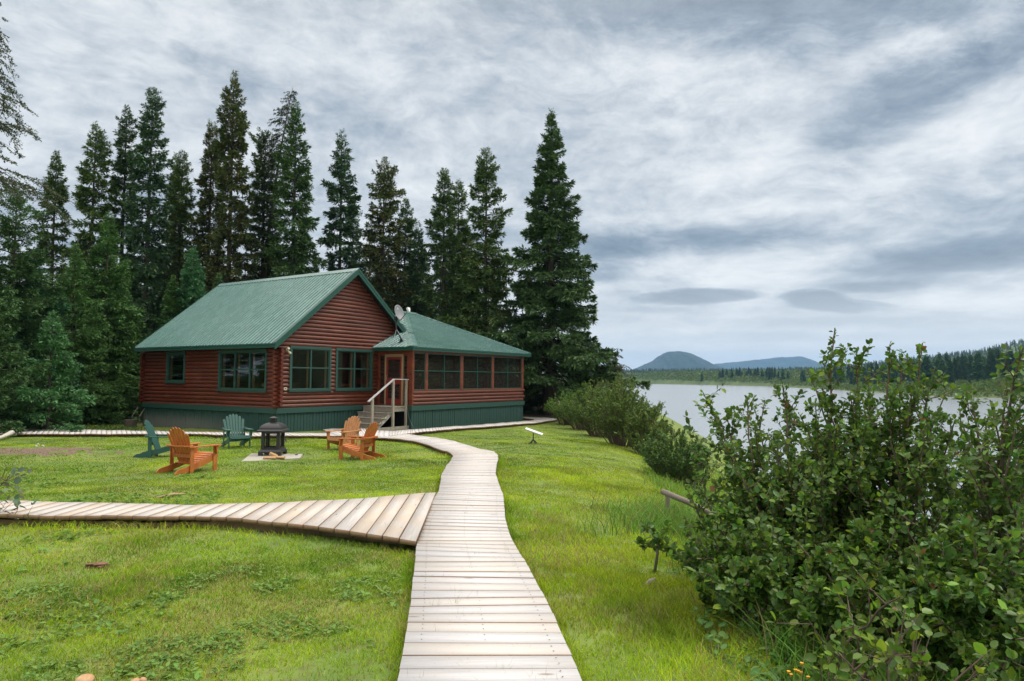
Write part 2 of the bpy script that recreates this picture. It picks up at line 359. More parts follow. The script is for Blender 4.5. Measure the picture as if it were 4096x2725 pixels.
def ground(x, y):
    x = np.asarray(x, float); y = np.asarray(y, float)
    z = CZ-(1.70+.0195*np.clip(y, -20, 36))
    s = np.maximum(0, x-xcrest(y))
    z = z-.56*(np.sqrt(s*s+1.9**2)-1.9)-.085*np.clip(x-.7, 0, 4)*np.clip((40-y)/10, 0, 1)*np.clip((y-3)/6, .2, 1)+.035*np.clip(y-41, 0, 25)
    z = z+(vnoise(x, y, .5, 1)-.5)*.07*np.clip((np.hypot(x, y)-3)/6, 0, 1)+(vnoise(x, y, 1.7, 2)-.5)*.035
    z = np.maximum(z, WZ-1.2)
    sd_ = shore_d(x, y)
    bank = WZ+np.clip(sd_*.16, -1.2, 1.5)+np.clip(sd_-9, 0, 150)*.045+(vnoise(x, y, .02, 4)-.5)*1.6*np.clip(sd_/40, 0, 1)
    r = np.hypot(x, y)
    az = np.arctan2(x, y)
    hill = 11*np.clip((r-520)/900, 0, 1)*(.8+.5*vnoise(x, y, .0016, 6))
    rh = np.interp(az, [.30, .42, .458, .48, .56, .60, .643, .75, 1.0], [0, 4, 12, 20, 36, 44, 62, 92, 150])
    hill = hill+rh*np.exp(-((r-1750)/650.)**2)*(.93+.14*vnoise(x, y, .004, 7))
    bank = np.where(sd_ > 0, bank+hill, bank)
    left = (x < xcrest(np.clip(y, 0, 1000))+14)
    out = np.where((sd_ > -12) & ~((y < 900) & left), np.maximum(bank, WZ-1.2), z)
    return out
def gz(x, y): return float(ground(x, y))
def hit(px, py, dz=0.):
    """where the line of sight of a pixel of the photograph meets the lawn (used to measure real positions)"""
    d = ray(px, py); a = 1.
    for _ in range(60):
        P_ = d*a; h = CZ+P_[2]-(gz(P_[0], P_[1])+dz)
        if abs(h) < 1e-4: break
        a *= 1+h/max(1e-3, (CZ-(gz(P_[0], P_[1])+dz)))*.7
    return P_[0], P_[1]
def at(px, y): return hz(px, 1400)[0]*y
def ztop(px, py, y): return CZ+hz(px, py)[1]*y

def ground_mat():
    m = bpy.data.materials.new('lawn_soil'); m.use_nodes = True; N = NT(m.node_tree); b = N.n['Principled BSDF']
    co = N.new('ShaderNodeNewGeometry').outputs['Position']
    n = N.noise(co, .55, 5); n2 = N.noise(co, 6, 5, .7); n3 = N.noise(co, .035, 4)
    c = N.mix(N.ss(n, .35, .65), (.10, .17, .022, 1), (.17, .22, .035, 1))
    c = N.mix(N.m('MULTIPLY', N.ss(n2, .45, .7), .55), c, (.12, .085, .045, 1))
    dist = N.new('ShaderNodeVectorMath', {0: co}, operation='LENGTH').outputs[1]
    far = N.mix(N.ss(n3, .35, .65), (.055, .090, .022, 1), (.080, .115, .028, 1))
    c = N.mix(N.ss(dist, 70, 110), c, far)
    sh = N.new('ShaderNodeSeparateXYZ', {0: co}).outputs[2]
    c = N.mix(N.m('MULTIPLY', N.ss(sh, WZ+.12, WZ+.04), N.ss(n2, .2, .5)), c, (.20, .14, .09, 1))
    at_ = N.new('ShaderNodeAttribute', attribute_name='Col').outputs[0]
    ms = N.new('ShaderNodeSeparateColor', {0: at_})
    soil = N.mix(N.ss(N.noise(co, 14, 6, .75), .35, .68), (.09, .055, .038, 1), (.24, .155, .11, 1))
    c = N.mix(N.ss(N.m('ADD', ms.outputs[0], N.m('MULTIPLY', N.m('SUBTRACT', n2, .5), .6)), .35, .6), c, soil)
    N.l.new(c, b.inputs['Base Color']); b.inputs['Roughness'].default_value = .95
    bp = N.new('ShaderNodeBump', {'Height': n2, 'Strength': .6, 'Distance': .03}); N.l.new(bp.outputs[0], b.inputs['Normal'])
    return m
M['ground'] = ground_mat()
SOIL = []       # bare patches: (x, y, rx, ry)
_a = hit(60, 1805); SOIL.append((_a[0]-1.2, _a[1], 2.6, .85))
_a = hit(210, 1795); SOIL.append((_a[0], _a[1], 1.2, .35))
SOIL.append((-17.6, 35.5, 3.5, 1.6)); SOIL.append((4.0, 45, 5.0, 2.5))
for q in ((668, 1984), (300, 1778)):
    _a = hit(*q); SOIL.append((_a[0], _a[1], .32, .13))
def soil(x, y):
    m_ = np.zeros(np.broadcast(x, y).shape)
    nz_ = vnoise(x, y, 5., 61)*.9+vnoise(x, y, 14., 62)*.6-.75
    for a, b, rx, ry in SOIL: m_ = np.maximum(m_, np.clip(1.25-np.hypot((x-a)/(rx*1.5), (y-b)/(ry*1.5))+nz_, 0, 1))
    m_ = np.maximum(m_, np.clip((np.asarray(y)-41)/4, 0, 1)*(np.asarray(x) < 9)*.9)   # needle litter under the forest
    return m_
# one sheet, finer near the place where the picture was taken
azs = np.concatenate([np.linspace(-math.pi, -1.05, 60, endpoint=False), np.linspace(-1.05, 1.05, 520, endpoint=False), np.linspace(1.05, math.pi, 61)])
rs = np.concatenate([[.0], np.geomspace(1.2, 8300, 420)])
AZ, RR = np.meshgrid(azs, rs); GXx, GYy = RR*np.sin(AZ), RR*np.cos(AZ)
GV = np.stack([GXx, GYy, ground(GXx, GYy)], -1).reshape(-1, 3)
na, nr = len(azs), len(rs)
ii, jj = np.meshgrid(np.arange(nr-1), np.arange(na-1), indexing='ij'); k0 = (ii*na+jj).ravel()
GF = np.stack([k0, k0+na, k0+na+1, k0+1], -1)
sm = soil(GV[:, 0], GV[:, 1])
go = npmesh('ground', GV, GF, 'ground', col=np.stack([sm, sm, sm], -1), smooth=True)
tag(go, 'green lawn and river banks running out to the far hills', kind='structure')
def water_mat():
    m = bpy.data.materials.new('river_water'); m.use_nodes = True; N = NT(m.node_tree); b = N.n['Principled BSDF']
    co = N.new('ShaderNodeNewGeometry').outputs['Position']
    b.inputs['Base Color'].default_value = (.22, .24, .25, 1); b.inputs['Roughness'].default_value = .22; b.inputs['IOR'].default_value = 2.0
    b.inputs['Specular IOR Level'].default_value = .5
    w1 = N.noise(N.mapv(co, (.35, .8, 1), rot=(0, 0, .3)), 1.6, 5, .65); w2 = N.noise(N.mapv(co, (.02, .05, 1), rot=(0, 0, -.3)), 1.5, 4)
    hgt = N.m('MULTIPLY', w1, N.m('ADD', .25, N.ss(w2, .4, .65)))
    bp = N.new('ShaderNodeBump', {'Height': hgt, 'Strength': .07, 'Distance': .08}); N.l.new(bp.outputs[0], b.inputs['Normal'])
    return m
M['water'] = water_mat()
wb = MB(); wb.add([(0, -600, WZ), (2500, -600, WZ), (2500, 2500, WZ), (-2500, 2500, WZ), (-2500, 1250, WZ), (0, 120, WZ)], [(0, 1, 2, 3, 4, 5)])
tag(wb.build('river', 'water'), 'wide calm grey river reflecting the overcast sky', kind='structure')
# ------------------------------------------------------------------ mountains and hills far off
def mountain(name, prof, dist, depth, m, label, base=-8):
    xs = np.linspace(prof[0][0], prof[-1][0], 140); pp = A(prof, float)
    top = np.interp(xs, pp[:, 0], pp[:, 1]); V = []; nt = 40
    for i, (px, py) in enumerate(zip(xs, top)):
        X, Z = hz(px, py); h = (Z*dist+CZ-base)*(1+.035*(vnoise(px*.11, 3., 1., 2)-.5)+.05*(vnoise(px*.035, 9., 1., 5)-.5))
        for j in range(nt):
            t = -1+2*j/(nt-1); y = dist+t*depth; k = max(0, 1-t*t)**.62
            rg = (vnoise(px*.02, t*3, 1.4, 3)-.5)*.22+(vnoise(px*.07, t*8, 1.3, 8)-.5)*.11
            V.append((X*dist*(1+t*depth/dist*.25), y, base+h*k*(1+rg*(1-k)*1.5)))
    n = len(xs); F = [(i*nt+j, (i+1)*nt+j, (i+1)*nt+j+1, i*nt+j+1) for i in range(n-1) for j in range(nt-1)]
    return tag(npmesh(name, V, F, m, smooth=True), label, kind='structure')
def mtn_mat(name, a, b, c):
    m = bpy.data.materials.new(name); m.use_nodes = True; N = NT(m.node_tree); s = N.n['Principled BSDF']
    co = N.new('ShaderNodeNewGeometry').outputs['Position']
    n = N.noise(co, .006, 7, .7); n2 = N.noise(N.mapv(co, (1, 1, .25)), .012, 6, .7)
    k = N.mix(N.ss(n, .35, .65), a, b); k = N.mix(N.m('MULTIPLY', N.ss(n2, .54, .7), .8), k, c)
    N.l.new(k, s.inputs['Base Color']); s.inputs['Roughness'].default_value = .95
    bp = N.new('ShaderNodeBump', {'Height': N.noise(co, .03, 6, .7), 'Strength': .8, 'Distance': 12.}); N.l.new(bp.outputs[0], s.inputs['Normal'])
    return m
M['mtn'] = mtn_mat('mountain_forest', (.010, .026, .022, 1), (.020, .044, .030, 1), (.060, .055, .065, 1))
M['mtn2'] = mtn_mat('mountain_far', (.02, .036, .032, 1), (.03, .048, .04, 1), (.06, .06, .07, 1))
mountain('mountain', [(2440, 1520), (2490, 1497), (2520, 1484), (2576, 1461), (2625, 1438), (2634, 1429), (2650, 1419), (2672, 1408), (2700, 1404.5), (2730, 1408), (2759, 1417), (2804, 1443), (2839, 1460), (2900, 1490), (2960, 1525)], 4200, 520, 'mtn', 'steep dome-shaped wooded mountain beyond the river')
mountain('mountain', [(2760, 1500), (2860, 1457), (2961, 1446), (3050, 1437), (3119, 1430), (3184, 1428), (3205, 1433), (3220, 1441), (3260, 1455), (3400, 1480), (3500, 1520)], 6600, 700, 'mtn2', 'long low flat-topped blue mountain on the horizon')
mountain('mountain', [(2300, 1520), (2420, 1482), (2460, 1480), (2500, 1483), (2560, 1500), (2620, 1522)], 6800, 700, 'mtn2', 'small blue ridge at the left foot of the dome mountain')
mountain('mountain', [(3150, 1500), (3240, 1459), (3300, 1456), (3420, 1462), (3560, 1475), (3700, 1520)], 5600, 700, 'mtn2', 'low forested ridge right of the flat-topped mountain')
# ================================================================== log cabin
HX, HY, HAZ = -9.1966, 27.0, .5755
HRZ = math.pi/2-HAZ
cabin = empty('log_cabin', (HX, HY, 0), HRZ, 'red-brown log cabin with green metal roof, green skirting and a screened porch', 'cabin')
def H2W(q, t, z=0): return (HX+math.sin(HAZ)*q-math.cos(HAZ)*t, HY+math.cos(HAZ)*q+math.sin(HAZ)*t, z)
def W2H(x, y):
    dx, dy = x-HX, y-HY
    return dx*math.sin(HAZ)+dy*math.cos(HAZ), -dx*math.cos(HAZ)+dy*math.sin(HAZ)
Lh, Wd, ZF, CH = 9.6, 7.704, 1.0, .165
Q0, Q1, PT, PB = 5.45, 14.70, -2.158, 6.33
SL = .8056; ZET = 3.564; ZE = 3.378; EO = .433; RO = .35; QR = Wd/2; ZR = ZET+SL*(QR+EO)
SP = .454; PEO = .332; ZPE = 3.445; ZPT = 3.622; PH = (PB+PEO-(PT-PEO))/2; ZPR = ZPT+SP*PH
def Pg(y0=0.): return lambda a, o, z: (a, y0-o, z)          # faces -y of the cabin
def Pl(x0=0.): return lambda a, o, z: (x0-o, a, z)          # faces -x
def Pr(x0): return lambda a, o, z: (x0+o, a, z)
def Pb(y0): return lambda a, o, z: (a, y0+o, z)
def bbP(mb, P, a0, a1, o0, o1, z0, z1):
    p, q = P(a0, o0, z0), P(a1, o1, z1)
    mb.bb(min(p[0], q[0]), max(p[0], q[0]), min(p[1], q[1]), max(p[1], q[1]), min(z0, z1), max(z0, z1))
PROF = [(0., .02), (.034, .10), (.056, .30), (.062, .5), (.054, .72), (.030, .90), (0., .985)]
def logs(mb, P, a0, a1, zlo, n, holes, ext=None, h=CH, seed=0, half=0, lim=None):
    """stacked D-profile logs; holes = [(a0,a1,z0,z1)]; lim(z)->(a0,a1) clips them to the roof slope"""
    rn = random.Random(seed)
    for i in range(n):
        z0 = zlo+i*h+half; zm = z0+h/2
        segs = [(a0, a1)]
        for (h0, h1, b0, b1) in holes:
            if zm > b0 and zm < b1:
                ns = []
                for s0, s1 in segs:
                    if h1 <= s0 or h0 >= s1: ns.append((s0, s1)); continue
                    if h0 > s0: ns.append((s0, h0))
                    if h1 < s1: ns.append((h1, s1))
                segs = ns
        bj = rn.uniform(-.004, .004)
        for s0, s1 in segs:
            cuts = [s0]
            if s1-s0 > 3.5 and rn.random() < .6: cuts.append(rn.uniform(s0+1, s1-1))
            cuts.append(s1)
            for c0, c1 in zip(cuts[:-1], cuts[1:]):
                v = []; k = len(PROF); jj = bj+rn.uniform(-.002, .002)
                for end, A_ in ((0, c0), (1, c1)):
                    for o, s in PROF:
                        z = z0+s*h; a = A_
                        if lim:
                            l0, l1 = lim(z); a = min(max(a, l0), l1)
                        else: a = A_+(.0015 if end == 0 else -.0015)
                        v.append(P(a, o+jj, z))
                fs = [(j, j+1, k+j+1, k+j) for j in range(k-1)]+[tuple(range(k)), tuple(range(k, 2*k))[::-1]]
                mb.add(v, fs)
def log_ends(mb, P, a0, a1, zlo, n, h=CH, half=0, skip=()):
    """round log ends that run past a corner"""
    for i in range(n):
        if i in skip: continue
        z = zlo+(i+.5)*h+half; n8 = 12; v = []
        for a in (a0, a1):
            for k in range(n8):
                th = 2*math.pi*k/n8; v.append(P(a, .066*math.cos(th)-.006, z+.081*math.sin(th)))
        mb.add(v, [tuple(range(n8)), tuple(range(n8, 2*n8))[::-1]]+[(k, (k+1) % n8, n8+(k+1) % n8, n8+k) for k in range(n8)])
def lining(mb, P, a0, a1, z0, z1, holes, o0=-.14, o1=-.004):
    xs = sorted({a0, a1, *[h[0] for h in holes], *[h[1] for h in holes]}); zs = sorted({z0, z1, *[h[2] for h in holes], *[h[3] for h in holes]})
    for i in range(len(xs)-1):
        for j in range(len(zs)-1):
            cx, cz = (xs[i]+xs[i+1])/2, (zs[j]+zs[j+1])/2
            if any(h[0] < cx < h[1] and h[2] < cz < h[3] for h in holes): continue
            bbP(mb, P, xs[i], xs[i+1], o0, o1, zs[j], zs[j+1])
GW = [(.60, 2.55, 1.75, 3.39), (3.02, 5.02, 1.75, 3.39)]
LW = [(.74, 3.70, 1.74, 3.24), (6.36, 7.62, 2.04, 3.24)]
def limz(z):
    u = max(0., (z+.17-ZET)/SL-EO); return (u, Wd-u)
b = MB(); logs(b, Pg(), -.02, Wd, ZF, 15, [(h[0]-.02, h[1]+.02, h[2]-.08, h[3]+.09) for h in GW], seed=1)
logs(b, Pg(), 0, Wd, ZF+15*CH, 20, [], seed=2, lim=limz)
log_ends(b, Pg(), -.24, -.02, ZF, 14); b.build('log_wall', 'log_x', cabin, smooth=False)
b = MB(); logs(b, Pl(), -.02, Lh, ZF, 15, [(h[0]-.02, h[1]+.02, h[2]-.08, h[3]+.09) for h in LW], seed=3, half=-CH/2)
log_ends(b, Pl(), -.22, -.02, ZF, 14, half=CH/2); log_ends(b, Pl(), Lh, Lh+.16, ZF, 14, half=CH/2)
for i in range(14): b.tube([(-.20, Lh+.02, ZF+(i+.5)*CH), (.1, Lh+.02, ZF+(i+.5)*CH)], .075, 8)
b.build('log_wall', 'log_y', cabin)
b = MB(); logs(b, Pb(Lh), 0, Wd, ZF, 15, [], seed=4); logs(b, Pb(Lh), 0, Wd, ZF+15*CH, 20, [], seed=5, lim=limz); b.build('log_wall', 'log_x', cabin)
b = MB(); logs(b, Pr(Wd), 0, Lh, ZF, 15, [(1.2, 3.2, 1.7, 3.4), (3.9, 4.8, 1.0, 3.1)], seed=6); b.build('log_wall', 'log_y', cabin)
# inner lining, floor and ceiling
b = MB()
lining(b, Pg(), .0, Wd, .95, 3.47, GW); lining(b, Pl(), .15, Lh, .95, 3.47, LW)
lining(b, Pr(Wd), .15, Lh, .95, 3.47, [(1.2, 3.2, 1.7, 3.4)]); lining(b, Pb(Lh), .15, Wd-.15, .95, 3.47, [])
b.bb(3.6, 3.7, 3.2, Lh-.2, 1.0, 3.4)
b.bb(.2, 3.6, 4.4, 4.5, 1.0, 3.4)
b.build('inner_wall', 'pine', cabin)
b = MB(); b.bb(.14, Wd-.14, .14, Lh-.14, .90, .99); b.build('inner_floor', mat('dark_floor', (.10, .06, .035), .5), cabin)
b = MB(); b.bb(.01, Wd-.01, .01, Lh-.01, 3.48, 3.53); b.build('ceiling', mat('ceiling_boards', (.20, .12, .06), .6), cabin)
b = MB(); b.prism([(limz(3.56)[0]+.01, 3.545), (Wd-limz(3.56)[0]-.01, 3.545), (QR, ZR-.19)], 1, .01, .10); b.build('gable_backing', 'dark', cabin); b = MB(); b.prism([(.1, 3.545), (Wd-.1, 3.545), (QR, ZR-.2)], 1, Lh-.1, Lh-.01); b.build('gable_backing', 'dark', cabin)
# windows
def window(P, a0, a1, z0, z1, cols, rows, trim=.11, sill=True, strip='pine_strip', rails=None):
    f = MB()
    bbP(f, P, a0-trim, a1+trim, .0, .088, z1, z1+trim); bbP(f, P, a0-trim, a1+trim, .0, .085, z0-.07, z0)
    bbP(f, P, a0-trim, a0, .0, .080, z0, z1); bbP(f, P, a1, a1+trim, .0, .080, z0, z1)
    m_ = .035
    bbP(f, P, a0, a1, -.05, .055, z1-m_, z1); bbP(f, P, a0, a1, -.05, .058, z0, z0+m_)
    bbP(f, P, a0, a0+m_, -.05, .052, z0+m_, z1-m_); bbP(f, P, a1-m_, a1, -.05, .052, z0+m_, z1-m_)
    for c in range(1, cols): x = a0+(a1-a0)*c/cols; bbP(f, P, x-.034, x+.034, -.05, .062, z0+m_, z1-m_)
    zz = rails or z0+(z1-z0)*.53
    if rows == 2:
        for c in range(cols):
            x0 = a0+(a1-a0)*c/cols+.034; x1 = a0+(a1-a0)*(c+1)/cols-.034; bbP(f, P, x0, x1, -.04, .048, zz-.026, zz+.026)
    w = f.build('window', 'green', cabin, bevel=.004)
    if sill: s_ = MB(); bbP(s_, P, a0-trim-.05, a1+trim+.05, 0., .125, z0-.105, z0-.072); s_.build('sill', 'green', w)
    s_ = MB()
    for c in range(cols):
        x1 = a0+(a1-a0)*(c+1)/cols-(.034 if c < cols-1 else m_); bbP(s_, P, x1-.034, x1-.002, -.15, -.052, z0+.01, z1-.01)
    bbP(s_, P, a0, a1, -.15, -.052, z0-.03, z0+.008)
    s_.build('wooden_strip', strip, w)
    g_ = MB(); bbP(g_, P, a0+.01, a1-.01, -.012, -.006, z0+.01, z1-.01); g_.build('pane', 'glass', w)
for h in GW: window(Pg(), *h, 2, 2)
window(Pl(), *LW[0], 3, 2); window(Pl(), *LW[1], 1, 1)
window(Pr(Wd), 1.2, 3.2, 1.72, 3.38, 2, 2)
# house door behind the porch, in the side wall
b = MB(); bbP(b, Pr(Wd), 3.9, 4.8, -.02, .03, 1.0, 3.1); d_ = b.build('door', 'pine', cabin); b = MB(); bbP(b, Pr(Wd), 4.0, 4.7, .032, .04, 1.9, 2.9); b.build('pane', 'glass', d_)
# band and skirting
b = MB(); BZ0, BZ1 = .80, 1.012
bbP(b, Pg(), -.085, Q0, .0, .085, BZ0, BZ1); bbP(b, Pl(), .0, Lh+.05, .0, .088, BZ0, BZ1)
bbP(b, Pg(PT), Q0-.087, Q1+.06, .0, .085, BZ0-.02, BZ1-.01); bbP(b, Pl(Q0), PT, 0, .0, .082, BZ0-.02, BZ1-.012); bbP(b, Pr(Q1), PT, PB, .0, .06, BZ0-.02, BZ1-.01)
b.build('base_band', 'green', cabin, bevel=.004)
def skirt(P, a0, a1, seed, zt=.80):
    rn = random.Random(seed); b = MB(); a = a0; w = .145; st = .163
    while a < a1-.02:
        x1 = min(a+w, a1); px_ = P((a+x1)/2, 0, 0); wx, wy, _ = H2W(px_[0], px_[1]); zb = gz(wx, wy)-.03+rn.uniform(-.01, .01)
        o = rn.uniform(.018, .028); bbP(b, P, a, x1, .0, o, zb, zt+.01); a += st+rn.uniform(-.006, .006)
    return b
b = skirt(Pl(), -.03, Lh, 1); b.build('skirting', 'skirt', cabin)
b = skirt(Pg(), .0, Q0-.1, 2); b.build('skirting', 'skirt', cabin)
b = skirt(Pg(PT), Q0-.03, Q1, 3, .78); b.build('skirting', 'skirt', cabin)
b = skirt(Pr(Q1), PT, PB, 5, .78); b.build('skirting', 'skirt', cabin)
b = skirt(Pl(Q0), PT+.03, -1.92, 4, .78); b.build('skirting', 'skirt', cabin)
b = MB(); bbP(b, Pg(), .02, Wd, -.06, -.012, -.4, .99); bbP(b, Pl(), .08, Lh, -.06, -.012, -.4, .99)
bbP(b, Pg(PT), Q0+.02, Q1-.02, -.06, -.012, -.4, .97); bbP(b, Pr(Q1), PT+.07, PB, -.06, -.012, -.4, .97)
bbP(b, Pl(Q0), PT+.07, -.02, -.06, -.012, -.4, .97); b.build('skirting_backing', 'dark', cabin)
# ------------------------------------------------------------------ roofs
RP = .229
RIBS = [(0., .0), (.030, .0), (.038, .042), (.062, .042), (.070, .0), (.229, .0)]
def panel(mb, s0, s1, fn, run, z_of, phase=0.):
    """corrugated sheet: stations along the eave s, fn(s, run)->(x, y), run(s)->(r0, r1), z_of(r)"""
    st = []; k = math.floor((s0-phase)/RP)
    while True:
        base = phase+k*RP
        if base > s1: break
        for d, hh in RIBS[:-1]:
            s = base+d
            if s0 <= s <= s1: st.append((s, hh))
        k += 1
    st = [(s0, .0)]+st+[(s1, .0)]; V = []
    for s, hh in st:
        r0, r1 = run(s); r1 = max(r1, r0+.001)
        for r in (r0, r1):
            x, y = fn(s, r); V.append((x, y, z_of(r)+hh))
    mb.add(V, [(2*i, 2*i+2, 2*i+3, 2*i+1) for i in range(len(st)-1)])
T0, T1 = -RO, Lh+.12
rl = MB(); panel(rl, T0, T1, lambda s, r: (-EO+r, s), lambda s: (-.02, QR+EO), lambda r: ZET+SL*r)
mr = rl.build('main_roof', 'roof', cabin)
rr = MB(); QC = 7.25; panel(rr, T0, T1, lambda s, r: (Wd+EO-r, s), lambda s: (Wd+EO-QC, QR+EO), lambda r: ZET+SL*r); rr.build('roof_sheet', 'roof', mr)
b = MB(); th = .13
b.prism([(-EO+.02, ZET-.022), (QR, ZR-.022), (QR, ZR-.022-th), (-EO+.02, ZET-.022-th)], 1, T0+.03, T1-.03)
b.prism([(QR, ZR-.024), (QC, ZR-.024-SL*(QC-QR)), (QC, ZR-.024-th-SL*(QC-QR)), (QR, ZR-.024-th)], 1, T0+.03, T1-.03); b.build('roof_deck', 'dark', mr)
b = MB()
for t0, t1 in ((T0-.025, T0+.02), (T1-.02, T1+.025)):
    def rake(q0, q1, zt, zb, ta, tb):
        za, zb_ = ZET+SL*(q0+EO) if q0 < QR-1e-6 else ZR-SL*(q0-QR), ZET+SL*(q1+EO) if q1 <= QR+1e-6 else ZR-SL*(q1-QR)
        b.prism([(q0, za+zt), (q1, zb_+zt), (q1, zb_+zb), (q0, za+zb)], 1, ta, tb)
    rake(-EO-.03, QR, .045, -.085, t0-.012, t1); rake(-EO-.03, QR, -.089, -.235, t0, t1)
    rake(-EO-.03, QR, .045, .030, t1+.002, t1+.10 if t0 < 0 else t1+.001); b.build('rake_board', 'green_trim', mr, bevel=.003); b = MB()
    rake(QR, QC, .045, -.085, t0-.012, t1); rake(QR, QC, -.089, -.235, t0, t1); b.build('rake_board', 'green_trim', mr, bevel=.003); b = MB()
b = MB(); b.bb(-EO-.03, -EO+.01, T0+.022, T1-.022, ZE, ZET-.078); b.bb(-EO-.055, -EO+.012, T0+.022, T1-.022, ZET-.074, ZET-.012); b.build('fascia', 'green_trim', mr, bevel=.003)
b = MB(); b.bb(-EO+.012, -.002, T0+.03, T1-.03, ZE+.01, ZE+.03); b.build('soffit', 'log_y', mr)
b = MB(); c_ = .17
b.prism([(QR, ZR+.055), (QR-c_, ZR+.04-SL*c_), (QR-c_, ZR+.027-SL*c_), (QR, ZR+.042)], 1, T0-.04, T1+.03)
b.prism([(QR, ZR+.055), (QR, ZR+.042), (QR+c_, ZR+.027-SL*c_), (QR+c_, ZR+.04-SL*c_)], 1, T0-.04, T1+.03); b.build('ridge_cap', 'roof', mr)
# screws in rows
def screws(mb, rows, f):
    for r in rows:
        for p in f(r): mb.box(p, (.022, .022, .012))
b = MB(); kk = int(math.floor(T0/RP))
for r in (.12, 1.5, 2.9):
    for k in range(kk+1, int(T1/RP)):
        b.box((-EO+r, k*RP+.075, ZET+SL*r+.006), (.014, .014, .010))
b.build('screw_heads', 'metal_dark', mr)['kind'] = 'stuff'
# porch hip roof
X0, X1, Y0, Y1 = Q0-PEO, Q1+PEO, PT-PEO, PB+PEO
pr_ = MB()
hf = lambda a: (0., max(0., a))
panel(pr_, X0, X1, lambda s, r: (s, Y0+r), lambda s: (-.02, min(s-X0, PH, X1-s)), lambda r: ZPT+SP*r)
proof = pr_.build('porch_roof', 'roof', cabin)
b = MB(); panel(b, Y0, -.065, lambda s, r: (X0+r, s), lambda s: (-.02, min(s-Y0, 1.95)), lambda r: ZPT+SP*r, .1); b.build('roof_sheet', 'roof', proof)
b = MB(); panel(b, -.55, Y1, lambda s, r: (X0+r, s), lambda s: (1.80, min(s-Y0, PH, Y1-s)), lambda r: ZPT+SP*r-.004, .1); b.build('roof_sheet', 'roof', proof)
b = MB(); panel(b, Y0, Y1, lambda s, r: (X1-r, s), lambda s: (-.02, min(s-Y0, PH, Y1-s)), lambda r: ZPT+SP*r); panel(b, 7.9, X1, lambda s, r: (s, Y1-r), lambda s: (-.02, min(s-X0, PH, X1-s)), lambda r: ZPT+SP*r); b.build('roof_sheet', 'roof', proof)
b = MB()
for c, d in (((X0, Y0), (1, 1)), ((X1, Y0), (-1, 1)), ((X1, Y1), (-1, -1))):
    n = PH
    for sgn in (0, 1):     # two bent wings of each hip cap
        w = .15
        off = (d[0]*w, 0) if sgn == 0 else (0, d[1]*w)
        a0 = Vector((c[0], c[1], ZPT+.040)); a1 = Vector((c[0]+d[0]*n, c[1]+d[1]*n, ZPT+SP*n+.040))
        e0 = a0+Vector((off[0]*2, off[1]*2, -.012)); e1 = a1+Vector((off[0]*.9, off[1]*.9, -.012))
        dz = Vector((0, 0, -.012)); vs = [a0, a1, e1, e0]; b.add(vs+[v+dz for v in vs], [(0, 1, 2, 3), (7, 6, 5, 4), (0, 3, 7, 4), (1, 5, 6, 2), (3, 2, 6, 7), (0, 4, 5, 1)])
    b.build('hip_cap', 'roof', proof); b = MB()
yr = (Y0+Y1)/2
b.prism([(yr, ZPR+.06), (yr-.16, ZPR+.04-SP*.16), (yr-.16, ZPR+.03-SP*.16), (yr, ZPR+.045)], 0, X0+PH-.6, X1-PH+.1)
b.prism([(yr, ZPR+.06), (yr, ZPR+.045), (yr+.16, ZPR+.03-SP*.16), (yr+.16, ZPR+.04-SP*.16)], 0, X0+PH-.6, X1-PH+.1)
b.build('ridge_cap', 'roof', proof)
b = MB()
def fasc(P, a0, a1):
    bbP(b, P, a0, a1, -.035, .0, ZPE, ZPT-.080); bbP(b, P, a0, a1, -.036, .022, ZPT-.076, ZPT-.012)
fasc(Pg(Y0), X0, X1); fasc(Pl(X0), Y0+.036, -.066); fasc(Pr(X1), Y0+.036, Y1); b.build('fascia', 'green_trim', proof, bevel=.003)
b = MB(); b.bb(X0+.04, X1-.04, Y0+.04, -.066, ZPE+.004, ZPE+.022); b.bb(Wd+.07, X1-.04, -.064, Y1-.04, ZPE+.004, ZPE+.022); b.build('soffit', mat('porch_ceiling', (.09, .035, .018), .6), proof)
b = MB()
for r in (.12, 1.6, 3.3):
    for k in range(int(X0/RP)+1, int(X1/RP)):
        s = k*RP+.075
        if min(s-X0, PH, X1-s) > r+.2: b.box((s, Y0+r, ZPT+SP*r+.006), (.018, .018, .012))
b.build('screw_heads', 'metal_dark', proof)['kind'] = 'stuff'
# porch: low log wall, posts, screens, floor
b = MB(); logs(b, Pg(PT), Q0+.02, Q1, ZF, 4, [], seed=11)
log_ends(b, Pg(PT), Q1, Q1+.13, ZF, 4, skip=(0, 2)); b.build('porch_log_wall', 'log_x', cabin)
b = MB(); logs(b, Pr(Q1), PT, PB, ZF, 4, [], seed=12); b.build('porch_log_wall', 'log_y', cabin)
b = MB(); b.bb(Q0+.02, Q1-.02, PT+.02, -.06, .90, .985); b.bb(Wd+.07, Q1-.02, -.06, PB-.02, .90, .985); b.build('porch_floor', mat('porch_boards', (.16, .10, .06), .7, .2, 4), cabin)
b = MB(); logs(b, Pb(PB), Wd+.1, Q1, ZF, 4, [], seed=13); b.build('porch_log_wall', 'log_x', cabin)
def post(x0, x1, y0, y1, z0=ZF, z1=ZPE, m='post'):
    b = MB(); b.bb(x0, x1, y0, y1, z0, z1); b.build('porch_post', m, cabin, bevel=.006)
ZS0, ZS1 = 1.665, 3.40
b = MB(); bbP(b, Pg(PT), Q0+.1, Q1, -.10, .045, 1.655, 1.70); b.bb(Q1-.045, Q1+.05, PT+.1, PB, 1.655, 1.70); b.bb(Q0-.02, Q1+.0, PT-.01, PT+.1, 3.36, ZPE); b.bb(Q1-.1, Q1-.003, PT+.11, PB, 3.36, ZPE); b.build('porch_rail', 'post', cabin)
post(Q0-.03, Q0+.10, PT-.045, PT+.28)
